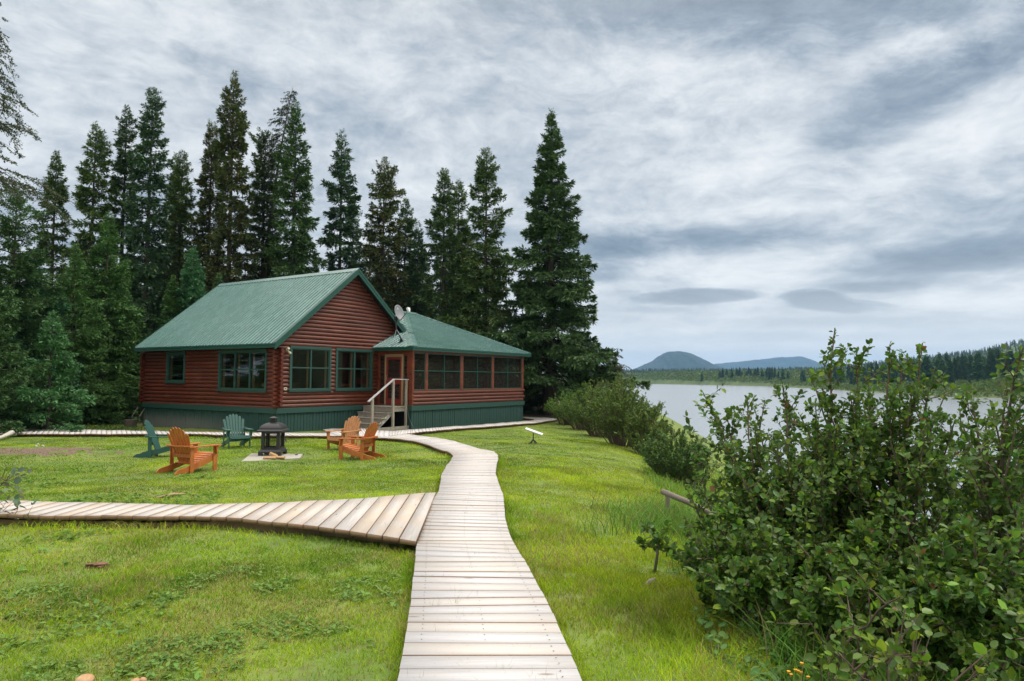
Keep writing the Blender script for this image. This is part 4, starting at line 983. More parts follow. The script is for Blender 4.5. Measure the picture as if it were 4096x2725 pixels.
for s in (-1, 1):
    b.bb(-.15, .15, s*.228, s*.205, .16, .205); b.bb(-.15, .15, s*.228, s*.205, .555, .60); b.bb(s*.228, s*.205, -.15, .15, .16, .205); b.bb(s*.228, s*.205, -.15, .15, .555, .60)
b.bb(-.2, .2, -.2, .2, .15, .17); b.build('body', 'stove', sv, bevel=.003)
for P_ in (Pg(-.20), Pb(.20), Pl(-.20), Pr(.20)):
    b = MB(); b.add([P_(-.15, .01, .205), P_(.15, .01, .205), P_(.15, .01, .555), P_(-.15, .01, .555)], [(0, 1, 2, 3)])
    for k in (-.12, -.06, 0, .06, .12): pass
    w_ = b.build('mesh_window', 'mesh_screen', sv)
lid = [(.318, .60), (.325, .615), (.322, .635), (.300, .650)]+[(.285*math.cos(a), .655+.185*math.sin(a)) for a in (0.05, .25, .45, .65, .85, 1.05, 1.22)]
b = MB(); ring(b, lid); b.build('lid', 'stove', sv)
b = MB()
for sx_ in (-1, 1):
    for sy_ in (-1, 1): b.bb(sx_*.066, sx_*.048, sy_*.066, sy_*.048, .82, .935)
for z in (.83, .875, .92):
    for s in (-1, 1): b.bb(-.06, .06, s*.062, s*.052, z, z+.014); b.bb(s*.062, s*.052, -.06, .06, z, z+.014)
b.bb(-.045, .045, -.045, .045, .82, .93); ring(b, [(.088, .936), (.09, .945), (.05, .968), (.012, .985)]); b.build('chimney_cap', 'stove', sv)
b = MB(); b.tube([(.23, .0, .46), (.29, -.02, .45), (.32, -.03, .40), (.335, -.03, .36)], .010, 6); b.tube([(.335, -.03, .365), (.345, -.03, .335)], .02, 8); b.build('handle', 'stove', sv)
for i, (px, py, L_, a_, rl, lb) in enumerate(((1082, 1830, .30, .1, .3, 'flat brown split log at the foot of the stove'), (1096, 1827, .20, .5, .7, 'upright-tilted yellow wood block leaning on the other split logs'), (1117, 1829, .30, -.05, .2, 'pale grey-ended split log beside the stove foot'))):
    x, y = hit(px, py, .05); b = MB(); n = 5; rn = random.Random(i)
    pr = [(.055*math.cos(k*1.257+rl)*rn.uniform(.8, 1.15), .042*math.sin(k*1.257+rl)*rn.uniform(.8, 1.15)) for k in range(5)]
    b.prism(pr, 0, -L_/2, L_/2); o = b.build('split_log', 'firewood', bevel=.004); o.location = (x, y-.05, sz+.035+(.04 if i == 1 else 0)); o.rotation_euler = (rl, (.45 if i == 1 else .02), a_)
    tag(o, lb, 'firewood', 'split logs lying by the stove')
x, y = hit(1180, 1823, .05); b = MB(); b.tube([(-.06, 0, 0), (-.01, 0, 0), (.0, 0, 0), (.07, 0, 0)], [.003, .003, .014, .014], 8); b.tube([(-.16, 0, 0), (-.06, 0, 0)], .003, 5)
o = b.build('hand_tool', 'chair_green'); o.location = (x, y, sz+.018); o.rotation_euler[2] = .15; tag(o, 'small green-handled tool lying on the concrete slab', 'tool')
# ================================================================== flat white antenna on the lawn
ax_, ay_ = hit(2133, 1775)
an = empty('flat_antenna', (ax_, ay_, gz(ax_, ay_)), 0, 'flat white rectangular antenna tilted on a short dark stand in the lawn', 'antenna')
Rt_ = Matrix.Rotation(-.12, 3, 'Z') @ Matrix.Rotation(.33, 3, 'Y') @ Matrix.Rotation(.05, 3, 'X')
b = MB(); pts = []
for z, k in ((.0, .70), (.034, .97), (.048, 1.0), (.056, .985)):
    pts.append([(-.30*k, -.19*k, z), (.30*k, -.19*k, z), (.30*k, .19*k, z), (-.30*k, .19*k, z)])
V = [Rt_ @ Vector(p)+Vector((.01, 0, .36)) for r in pts for p in r]
b.add(V, [(3, 2, 1, 0), (12, 13, 14, 15)]+[(4*i+k, 4*i+(k+1) % 4, 4*i+4+(k+1) % 4, 4*i+4+k) for i in range(3) for k in range(4)]); b.build('panel', 'white_plastic', an, bevel=.006)
b = MB(); b.tube([(0, 0, .12), (0, 0, .38)], .017, 8); b.build('mast', 'metal_dark', an)
for a_ in (.5, 2.07, 3.64, 5.21):
    b = MB(); b.beam((0, 0, .14), (.15*math.cos(a_), .15*math.sin(a_), .01), .045, .014); b.build('foot', 'metal_dark', an)

# ================================================================== vegetation
rng = np.random.default_rng(7)
def norm(v): return v/np.maximum(1e-9, np.linalg.norm(v, axis=-1, keepdims=True))
def cards(P, D, L, Wd_, N=None, fold=.25, shape='needle', r=rng):
    """small folded faces: origin P, direction D, length L, width Wd_; returns verts and quads"""
    n = len(P)
    if N is None: N = norm(r.normal(size=(n, 3)))
    S = norm(np.cross(D, N)); U = np.cross(S, D); L = L[:, None]; Wd_ = Wd_[:, None]
    if shape == 'needle':      # one kite: base, side, tip, side
        a = P; b = P+D*L*.45+S*Wd_*.5+U*Wd_*fold; c = P+D*L; d = P+D*L*.45-S*Wd_*.5+U*Wd_*fold
        V = np.stack([a, b, c, d], 1).reshape(-1, 3); k = np.arange(n)*4
        return V, np.stack([k, k+1, k+2, k+3], 1), 4
    # leaf: midrib of three points, two halves bent along it
    a = P; m1 = P+D*L*.5-U*L*.04; t = P+D*L-U*L*.10
    b1 = P+D*L*.20+S*Wd_*.40+U*Wd_*fold; b2 = P+D*L*.60+S*Wd_*.46+U*Wd_*fold; b3 = P+D*L*.90+S*Wd_*.2
    c1 = P+D*L*.20-S*Wd_*.40+U*Wd_*fold; c2 = P+D*L*.60-S*Wd_*.46+U*Wd_*fold; c3 = P+D*L*.90-S*Wd_*.2
    V = np.stack([a, m1, t, b1, b2, b3, c1, c2, c3], 1).reshape(-1, 3); k = (np.arange(n)*9)[:, None]
    F = np.concatenate([k+A([0, 3, 4, 1]), k+A([1, 4, 5, 2]), k+A([0, 1, 7, 6]), k+A([1, 2, 8, 7])], 0)
    return V, F, 9
def hue(base, n, v=.25, hv=.08, r=rng):
    c = np.tile(A(base), (n, 1))*(1+r.uniform(-v, v, (n, 1))); c[:, 0] *= 1+r.uniform(-hv, hv, n)*2; c[:, 2] *= 1+r.uniform(-hv, hv, n); return c
def tapered(path, rad, n=7):
    path = A(path); V = []; 
    for i, (p, r_) in enumerate(zip(path, rad)):
        for k in range(n): a = 2*math.pi*k/n; V.append((p[0]+r_*math.cos(a), p[1]+r_*math.sin(a), p[2]))
    F = [(i*n+k, i*n+(k+1) % n, (i+1)*n+(k+1) % n, (i+1)*n+k) for i in range(len(path)-1) for k in range(n)]
    return V, F
def spruce_crown(H, prof, seed, zb=.06, dens=1., sprig=.30, green=(.030, .058, .022), tipc=(.055, .095, .035), droop=.35, gaps=.10, bare=None, layer=0.):
    """H height, prof: list of (height fraction from the top, half width m)"""
    r = np.random.default_rng(seed); pp = A(prof, float)
    z = []; zz = H*.995
    while zz > H*zb:
        f = 1-zz/H; z += [zz]*int(max(3, r.poisson(5.6*dens))); zz -= (.16+.20*f)*(1+layer)
    z = A(z); n = len(z); f = 1-z/H
    if not layer: z = z+r.uniform(-.1, .1, n)
    az = r.uniform(0, 2*math.pi, n); hw = np.interp(f, pp[:, 0], pp[:, 1])*np.interp(f, [0, .5, 1], [.72, .74, .82])
    lump = 1+.30*np.sin(az*2+z*1.1+seed)*np.sin(z*.8+seed*2)+.22*(vnoise(az*1.3+9, z*.9, 1.6, seed % 50)-.5)*2
    L = hw*r.uniform(.50, 1.22, n)*lump+.05
    keep = r.random(n) > gaps*np.clip(f*1.5, 0, 1); z, az, L, f, n = z[keep], az[keep], L[keep], f[keep], int(keep.sum())
    el = np.interp(f, [0, .12, .4, 1], [.95, .45, .0, -.22])+r.normal(0, .10, n)
    dh = np.stack([np.cos(az), np.sin(az), np.zeros(n)], 1); sd_ = np.stack([-np.sin(az), np.cos(az), np.zeros(n)], 1)
    # a branch is a drooping curve that turns up at the end
    def bp(i, s):
        l = L[i]*s; y = np.tan(el[i])*l-droop*L[i]*(s**1.6)*.5*np.clip(f[i]*2.2, 0, 1)+.22*L[i]*np.clip(s-.6, 0, 1)**1.5*2*np.clip(f[i]*2, 0, 1)
        return dh[i]*l[:, None]+np.stack([0*l, 0*l, z[i]+y], 1)
    cnt = np.maximum(8, (L/.10*11.5*dens*np.interp(f, [0, .3, .7], [.9, 1., 1.45]))).astype(int); I = np.repeat(np.arange(n), cnt); m = len(I)
    s = np.sqrt(r.uniform(.02, 1.0, m)); s = np.where(r.random(m) < .12, 1., s)
    side = r.choice([-1., 1.], m); tw = L[I]*.34*(1.08-s)*r.uniform(.2, 1, m)+.02      # how far out on the side twig this sprig sits
    P0 = bp(I, s); fwd = norm(bp(I, np.minimum(1, s+.05))-bp(I, np.maximum(0, s-.05)))
    td = norm(fwd*.75+sd_[I]*side[:, None]*.8+np.stack([0*s, 0*s, -droop*.6*np.ones(m)], 1)*.4)
    P = P0+td*tw[:, None]+r.normal(0, .035, (m, 3)); hang = r.random(m) < .25
    P[:, 2] -= np.where(hang, r.uniform(0, .18, m), 0)*np.clip(L[I], 0, 1.5)
    D = norm(td+r.normal(0, .32, (m, 3))); D[:, 2] -= np.where(hang, .5, -.08); D = norm(D)
    l = sprig*.84*r.uniform(.5, 1.35, m)*np.interp(f[I], [0, .08, .25], [.42, .75, 1]); w = l*r.uniform(.24, .40, m)
    N = norm(r.normal(0, .5, (m, 3))+A([0, 0, 1.2]))
    V, F, k = cards(P, D, l, w, N, .12, r=r)
    bc = r.uniform(.72, 1.25, n)[I]; c = hue(green, m, .30, r=r)*bc[:, None]*3.1; tip = (s > .86) & (r.random(m) < .55); c[tip] = hue(tipc, int(tip.sum()), .3, r=r)*1.5
    if bare is not None:
        bm = (r.random(m) < bare*np.clip(f[I]*2-.3, 0, 1)); c[bm] = hue((.060, .048, .036), int(bm.sum()), .3, r=r)
    # thin limb strips so that bare wood shows between the sprigs
    S = A([0, .25, .5, .75, .97]); BV, BF, BC = [], [], []
    idx = np.arange(n); base = len(V); pts = np.stack([bp(idx, np.full(n, q)) for q in S], 1); wl = (.012+.010*L)
    for j, q in enumerate(S):
        off = np.array([0, 0, 1.])*(wl*(1.1-q))[:, None]; BV.append(pts[:, j]-off); BV.append(pts[:, j]+off)
    BV = np.stack(BV, 1).reshape(-1, 3); kk = (np.arange(n)*10)[:, None]+base
    BF = np.concatenate([kk+A([2*j, 2*j+2, 2*j+3, 2*j+1]) for j in range(4)], 0)
    return np.concatenate([V, BV]), np.concatenate([F, BF]), np.concatenate([np.repeat(c, k, 0), np.tile(A([.05, .04, .032]), (len(BV), 1))])
def make_tree(name, x, y, H, prof, seed, label, cat='tree', group=None, trunk_r=None, lean=0., zb=.06, **kw):
    root = empty(name, (x, y, gz(x, y)-.1), 0, label, cat, group)
    tr = trunk_r or .0105*H+.03
    zs = np.linspace(0, 1, 9); path = [(lean*H*q*q, 0, q*H*.97) for q in zs]; rad = [tr*(1-.93*q)*(1.35 if q == 0 else 1) for q in zs]
    V, F = tapered(path, rad, 8); npmesh('trunk', V, F, 'bark', root, smooth=True)
    V, F, C = spruce_crown(H, prof, seed, zb=zb, **kw)
    if lean: V = V+np.stack([lean*H*(V[:, 2]/H)**2, 0*V[:, 0], 0*V[:, 0]], 1)
    npmesh('crown', V, F, 'needles', root, col=C)
    return root
def prof_px(y, top, rows):
    """crown half widths measured in the photograph, turned into metres at the tree's distance"""
    return rows
SPG = 'dark spruces rising behind the cabin'
def spruce_at(px, py, y, rows, label, seed, **kw):
    x = at(px, y); zt = ztop(px, py, y); g = gz(x, y); H = zt-g+.1; k = y/FPX
    pr = [(max(0, (r[0]-py)*k/H), r[1]*k) for r in rows]
    return make_tree('spruce_tree', x, y, H, pr, seed, label, **kw)
YG, BG, OG = (.046, .068, .018), (.034, .062, .030), (.056, .060, .019)
spruce_at(2202, 449, 44, [(449, 4), (560, 36), (700, 66), (790, 92), (850, 125), (960, 160), (1050, 190), (1150, 215), (1260, 265), (1360, 330), (1450, 385), (1510, 390), (1560, 330)], 'tallest broad spruce at the right of the cabin, skirted almost to the ground', 11, group=SPG, dens=1.25, green=(.036, .062, .022), tipc=(.06, .10, .04), zb=.075, trunk_r=.42, gaps=.05, sprig=.33)
TR = [(1940, 600, 46, [(600, 4), (680, 38), (780, 62), (900, 85), (1000, 100), (1150, 150), (1300, 185), (1450, 200), (1560, 190)], 'tall spruce just left of the tallest one, with ragged layered boughs', dict(green=YG)),
      (1828, 723, 51, [(723, 3), (800, 30), (950, 50), (1100, 70), (1300, 90), (1550, 100)], 'slender spruce squeezed between two broader ones above the porch ridge', dict(green=YG, gaps=.2)),
      (1770, 684, 47, [(684, 4), (760, 40), (860, 60), (960, 90), (1100, 110), (1300, 125), (1500, 130)], 'pointed spruce above the porch roof, third from the tallest', dict(green=(.044, .066, .024))),
      (1666, 895, 50, [(895, 3), (1000, 32), (1150, 60), (1350, 85), (1550, 90)], 'short narrow spruce in the gap above the satellite dish', dict(green=BG)),
      (1614, 800, 52, [(800, 3), (870, 40), (1000, 62), (1150, 80), (1400, 90)], 'dark green spruce right behind the roof peak', dict(green=(.036, .058, .020))),
      (1525, 645, 48, [(645, 5), (700, 40), (790, 70), (880, 75), (1000, 90), (1150, 110), (1350, 130), (1550, 130)], 'rusty olive spruce with many dead twigs behind the roof peak', dict(green=OG, bare=.45)),
      (1403, 820, 52, [(820, 3), (900, 28), (1000, 36), (1150, 48), (1400, 55)], 'thin spruce leaning on the blue-green one behind the ridge', dict(green=BG)),
      (1352, 530, 50, [(530, 4), (600, 28), (690, 48), (800, 62), (900, 70), (1000, 80), (1150, 95), (1300, 100)], 'blue-green spruce with a see-through top behind the roof ridge', dict(green=BG, gaps=.25)),
      (1163, 415, 46, [(415, 4), (500, 30), (600, 48), (700, 80), (800, 90), (900, 100), (1000, 118), (1150, 125), (1400, 130)], 'tall green spruce right of the leaning larch', dict(green=(.038, .068, .022))),
      (1040, 535, 50, [(535, 5), (600, 50), (700, 60), (850, 75), (1000, 80), (1200, 90), (1400, 90)], 'dark spruce under the leaning larch top', dict(green=(.040, .056, .018), gaps=.2)),
      (905, 290, 46, [(290, 4), (380, 28), (440, 50), (520, 75), (600, 70), (700, 82), (800, 90), (950, 110), (1100, 120), (1300, 130), (1500, 120)], 'highest spruce of the left group, ragged and brownish', dict(green=OG, bare=.15)),
      (822, 510, 49, [(510, 20), (560, 30), (650, 45), (800, 60), (1000, 75), (1300, 90)], 'broken-topped spruce at the left of the highest one', dict(green=OG, bare=.2)),
      (704, 612, 50, [(612, 4), (700, 34), (800, 55), (950, 70), (1150, 80), (1400, 85)], 'twin-topped spruce with grey bare stems between two taller ones', dict(green=YG, gaps=.3, bare=.2)),
      (681, 618, 52, [(618, 3), (700, 20), (800, 35), (1000, 50), (1300, 60)], 'left stem of the twin-topped spruce', dict(green=YG, gaps=.3)),
      (575, 357, 45, [(357, 5), (440, 38), (520, 45), (600, 65), (700, 72), (800, 85), (950, 95), (1100, 110), (1300, 110)], 'tall columnar spruce with one side branch sticking out', dict(green=BG)),
      (472, 432, 47, [(432, 4), (500, 28), (600, 36), (700, 40), (800, 60), (950, 75), (1100, 85), (1300, 90)], 'one-sided slim spruce with its bare stem showing', dict(green=(.036, .056, .022), gaps=.25)),
      (348, 500, 45, [(500, 4), (560, 34), (640, 65), (720, 85), (800, 85), (900, 80), (1000, 95), (1200, 100)], 'bushy yellow-green spruce left of the slim one', dict(green=YG)),
      (193, 610, 46, [(610, 3), (700, 30), (780, 55), (860, 60), (1000, 75), (1200, 85)], 'small pointed spruce next to the larch at the left', dict(green=(.044, .064, .022), gaps=.25))]
for i, (px, py, y, rows, lb, kw) in enumerate(TR):
    kw = dict(dict(sprig=.31), **kw); spruce_at(px, py, y, rows, lb, 30+i, group=SPG, zb=.05, dens=1.0, **kw)
# younger, greener firs close to the left lawn edge
FG = (.038, .076, .021); FB = (.034, .064, .022)
FR = [(415, 860, 35, [(860, 3), (950, 30), (1050, 75), (1150, 115), (1300, 170), (1450, 215), (1600, 250), (1680, 240)], 'tall dense young fir beside the left end of the cabin', FG),
      (760, 1000, 39, [(1000, 3), (1070, 30), (1150, 55), (1250, 95), (1400, 130), (1600, 150)], 'small pointed fir in front of the dark trunks behind the roof', (.038, .090, .038)),
      (683, 1110, 38.5, [(1110, 2), (1200, 28), (1300, 60), (1450, 90), (1600, 110)], 'little fir just above the left roof edge', FG),
      (868, 1100, 41, [(1100, 2), (1180, 20), (1300, 50), (1500, 70)], 'tiny fir tip at the far end of the roof ridge', FB),
      (285, 985, 32, [(985, 3), (1080, 35), (1200, 90), (1350, 140), (1500, 190), (1660, 225)], 'bushy fir with pale shoots in the middle of the left edge', FG),
      (120, 1010, 30, [(1010, 3), (1100, 50), (1250, 110), (1400, 170), (1550, 220), (1680, 240)], 'broad green fir near the left border', (.028, .070, .030)),
      (40, 760, 29, [(760, 6), (900, 90), (1050, 150), (1250, 190), (1450, 240), (1650, 270)], 'big blue-green fir at the left border', FB),
      (205, 1260, 26.5, [(1260, 3), (1350, 50), (1450, 100), (1560, 160), (1660, 190)], 'low fir in front of the left tree line', (.036, .085, .030)),
      (500, 1180, 37, [(1180, 3), (1260, 40), (1400, 80), (1550, 110), (1660, 110)], 'low fir tucked against the left end of the cabin', FG),
      (-90, 1150, 25, [(1150, 3), (1300, 120), (1450, 200), (1650, 280)], 'dark fir half outside the left border', FB)]
for i, (px, py, y, rows, lb, g_) in enumerate(FR):
    spruce_at(px, py, y, rows, lb, 80+i, cat='tree', group='young firs at the left lawn edge', green=g_, tipc=tuple(q*1.7 for q in g_), dens=1.9, droop=.25, gaps=.03, zb=.01, sprig=.20 if y > 33 else .165, layer=.35)
small = spruce_at(2195, 1505, 45, [(1505, 2), (1560, 45), (1620, 90), (1650, 95)], 'little spruce growing at the foot of the tallest one', 120, green=(.026, .060, .028), dens=1.3, zb=.01, sprig=.2)
# filler forest behind, four kinds copied
kinds = []
for k in range(5):
    H = [17, 15, 18, 13, 16][k]; m_ = make_tree('spruce_tree', -200-5*k, -80, H, [(0, .05), (.1, .5), (.25, 1.0), (.5, 1.6), (.8, 2.1), (1, 2.1)], 200+k, 'forest spruce', dens=.8, green=[YG, BG, (.024, .046, .018), OG, YG][k], sprig=.36, gaps=.15)
    kinds.append(m_)
rk = random.Random(4); used = set(); row = []
for i in range(64):
    y = rk.uniform(52, 68) if i < 40 else rk.uniform(66, 84); px = -150+2150*((i*.618) % 1); x = at(px, y); row.append((x, y, px))
for i, (x, y, px) in enumerate(row):
    k = i % 5; o = kinds[k] if k not in used else copy_tree(kinds[k]); used.add(k)
    pyt = rk.uniform(930, 1170); sc = (ztop(px, pyt, y)-gz(x, y))/[17, 15, 18, 13, 16][k]
    o.location = (x, y, gz(x, y)-.1); o.scale = (sc*.9, sc*.9, sc); o.rotation_euler[2] = rk.uniform(0, 6.28)
    o['label'] = 'dark spruce deep in the forest, standing behind the taller front trees'; o['group'] = 'forest spruces filling in behind the front row'; o['category'] = 'tree'
# undergrowth wall of low dark bushes on the forest floor
def larch(name, x, y, H, label, seed, lean=0., prof=None, z0=.2, dens=1., green=(.085, .125, .040)):
    r = np.random.default_rng(seed); root = empty(name, (x, y, gz(x, y)-.1), 0, label, 'tree'); pp = A(prof)
    zs = np.linspace(0, 1, 12); path = [(lean*H*q**2.2, 0, q*H) for q in zs]; V, F = tapered(path, [(.0105*H+.02)*(1-.95*q) for q in zs], 8); npmesh('trunk', V, F, 'bark_larch', root, smooth=True)
    n = int(H*9*dens); z = np.sort(r.uniform(z0*H, H*.99, n)); az = r.uniform(0, 6.283, n); L = np.interp(1-z/H, pp[:, 0], pp[:, 1])*r.uniform(.5, 1.1, n)+.1
    el = r.uniform(.05, .5, n); mb = MB(); PP, DD, LL = [], [], []
    for i in range(n):
        d = A([math.cos(az[i]), math.sin(az[i]), 0]); base = A([lean*H*(z[i]/H)**2.2, 0, z[i]]); pts = []
        for s in np.linspace(0, 1, 6): pts.append(base+d*L[i]*s+A([0, 0, L[i]*(math.tan(el[i])*s-.62*s*s+.12*s**3)]))
        mb.tube(pts, [.015*(1-.85*s)*(.5+L[i]*.25) for s in np.linspace(0, 1, 6)], 4, False)
        m = max(3, int(L[i]*7))
        for s in r.uniform(.15, 1, m):
            p = base+d*L[i]*s+A([0, 0, L[i]*(math.tan(el[i])*s-.62*s*s+.12*s**3)]); sd2 = A([-d[1], d[0], 0])*r.choice([-1, 1])
            tl = L[i]*.34*(1.15-s)*r.uniform(.5, 1.2)+.12; td = norm(d*.8+sd2*.6+A([0, 0, -.35])+r.normal(0, .15, 3)); q = [p, p+td*tl*.5-A([0, 0, .03*tl]), p+td*tl-A([0, 0, .22*tl])]
            mb.tube(q, [.004, .003, .0015], 3, False)
            for u in np.arange(.1, 1.02, .05/max(.3, tl)):
                c = p+td*tl*u-A([0, 0, .22*tl*u*u]); 
                for _ in range(3): PP.append(c); DD.append(norm(td*.25+r.normal(0, .8, 3))); LL.append(r.uniform(.05, .10))
    mb.build('branches', 'bark_larch', root)
    PP, DD, LL = A(PP), A(DD), A(LL); V, F, k = cards(PP, DD, LL, LL*.42, r=r); npmesh('crown', V, F, 'needles', root, col=np.repeat(hue(green, len(PP), .3, r=r), k, 0))
xl = at(-130, 24); larch('larch_tree', xl, 24, 16.0, 'tall feathery larch reaching in from the left border', 5, prof=[(0, .4), (.15, 1.3), (.30, 2.2), (.42, 3.3), (.52, 3.6), (1, 3.0)], z0=.52, dens=.8, green=(.070, .098, .040))
xl = at(1035, 50); Hl = ztop(1105, 345, 50)-gz(xl, 50); larch('larch_tree', xl, 50, Hl, 'thin larch top leaning right above the left spruces', 6, lean=.085, prof=[(0, .25), (.10, 1.1), (.25, 1.5), (.4, 1.3), (1, 1.2)], z0=.5, dens=1.3, green=(.050, .070, .032))
xl = at(2440, 43); larch('larch_tree', xl, 43, ztop(2470, 1385, 43)-gz(xl, 43), 'pale half-bare larch sapling at the right foot of the tallest spruce', 8, prof=[(0, .3), (.3, 1.0), (1, 1.3)], z0=.1, lean=.12, dens=2.0, green=(.075, .085, .045))
# bare trunk at the porch's right and stump at the left
def snag(name, pts, rad, label, cat, m='bark'):
    b = MB(); b.tube(pts, rad, 10); return tag(b.build(name, m, smooth=True), label, cat)
x, y = hit(2112, 1598); y = 46.; x = at(2110, y); g_ = gz(x, y)
snag('dead_tree', [(x-.1, y, g_-.1), (x, y, g_+.35), (x+.03, y, g_+1.5), (x+.06, y, g_+4.5), (x+.1, y, g_+9)], [.62, .40, .33, .28, .2], 'bare grey spruce trunk right beside the porch corner', 'tree')
x = at(400, 37); g_ = gz(x, 37); snag('tree_stump', [(x, 37, g_-.1), (x, 37, g_+.3), (x+.05, 37, g_+1.3), (x, 37, g_+1.8)], [.36, .26, .22, .10], 'short red-brown broken stump under the firs left of the cabin', 'stump', mat('rotten_wood', (.16, .075, .045), .95, .4, 10, bump=.02, bscale=12))
# ------------------------------------------------------------------ leafy shrubs
def shrub_mesh(seed, R, H, nst, leaf, nleaf, green, yel=.25, tilt=.5, skirt=.0, flat=1.):
    """stems fan out from a clump; leafy twigs along them; returns stem MB and leaf arrays"""
    r = np.random.default_rng(seed); mb = MB(); PP, DD, SS = [], [], []
    for i in range(nst):
        a = r.uniform(0, 6.283); q = math.sqrt(r.random()); tipd = A([math.cos(a)*R*q, math.sin(a)*R*q*flat, H*(1-.42*q*q)*r.uniform(.7, 1.05)]); b0 = A([math.cos(a), math.sin(a)*flat, 0])*R*.25*q
        ctrl = b0*.7+tipd*A([.45, .45, .62]); ts = np.linspace(0, 1, 8); pts = [(1-t)**2*b0+2*t*(1-t)*ctrl+t*t*tipd for t in ts]
        mb.tube(pts, [.016*(1-.85*t)*(H/2) for t in ts], 4, False)
        nt = int(nleaf/nst/9)+1
        for _ in range(nt):
            t = r.uniform(.12 if skirt else .3, 1)**.8; p = (1-t)**2*b0+2*t*(1-t)*ctrl+t*t*tipd; d = norm(tipd*A([.5, .5, .35])+r.normal(0, .55, 3)*R*.7+A([0, 0, .35*H])); l = r.uniform(.18, .45)*H*.45*(1.15-t*.6)
            q1 = p+d*l; mb.tube([p, (p+q1)/2+A([0, 0, -.02]), q1], [.006, .005, .003], 3, False)
            for u in np.linspace(.1, 1, 9):
                PP.append(p+(q1-p)*u); DD.append(norm(d*.5+r.normal(0, .7, 3))); SS.append(r.uniform(.65, 1.2))
    PP, DD, SS = A(PP), A(DD), A(SS); n = len(PP); N = norm(A([0, 0, 1.])+r.normal(0, .55, (n, 3)))
    c = hue(green, n, .28, .10, r=r)*1.45; y_ = r.random(n) < yel; c[y_] = c[y_]*A([1.7, 1.45, .9])
    return mb, PP, DD, SS*leaf, N, c
def shrub(x, y, R, H, seed, label, green=(.045, .085, .022), leaf=.055, nleaf=5000, nst=40, yel=.25, group='leafy shrubs along the river bank', name='willow_shrub', flat=1., z=None):
    mb, P, D, L, N, c = shrub_mesh(seed, R, H, nst, leaf, nleaf, green, yel, flat=flat, skirt=1)
    root = empty(name, (x, y, (gz(x, y) if z is None else z)-.05), 0, label, 'shrub', group); mb.build('stems', 'bark_alder', root)
    V, F, k = cards(P, D, L, L*.62, N, .15, r=np.random.default_rng(seed)); npmesh('foliage', V, F, 'leafy', root, col=np.repeat(c, k, 0)); return root
BL = [(2690, 1848, 17.8, .92, 1.62, 15000, (.048, .090, .028), 'rounded willow bush nearest to the flat antenna, standing alone on the bank'),
      (2480, 1735, 26, 1.7, 2.75, 11000, (.052, .086, .020), 'big yellow-green willow behind the rounded bush'),
      (2590, 1745, 24.5, 1.1, 2.0, 6000, (.055, .085, .022), 'sprawling willow on the river side of the big one'),
      (2395, 1690, 30, 1.3, 2.6, 7000, (.050, .085, .022), 'dark willow left of the big yellow-green one'),
      (2330, 1660, 34, 1.6, 2.5, 7000, (.048, .090, .022), 'spreading alder under the tallest spruce'),
      (2265, 1640, 37, 1.2, 2.0, 5000, (.060, .115, .020), 'bright green alder between the little spruce and the willows'),
      (2450, 1640, 36, 1.8, 3.2, 8000, (.060, .088, .024), 'tall yellow-tipped willow at the back of the bank row'),
      (2540, 1690, 31, 1.3, 2.3, 5000, (.058, .092, .026), 'loose willow leaning over the river at the back'),
      (2770, 1850, 18.2, .75, 1.5, 4000, (.050, .090, .030), 'thin-leaved willow at the river side of the rounded bush')]
for i, (px, py, y, R_, H_, nl, g_, lb) in enumerate(BL):
    x = at(px, y); H_ *= .92; g_ = (g_[0]*1.3, g_[1]*1.35, g_[2]*1.1); shrub(x, y, R_, H_, 300+i, lb, green=g_, leaf=.062 if y < 22 else .085, nleaf=nl, nst=60, yel=.2)
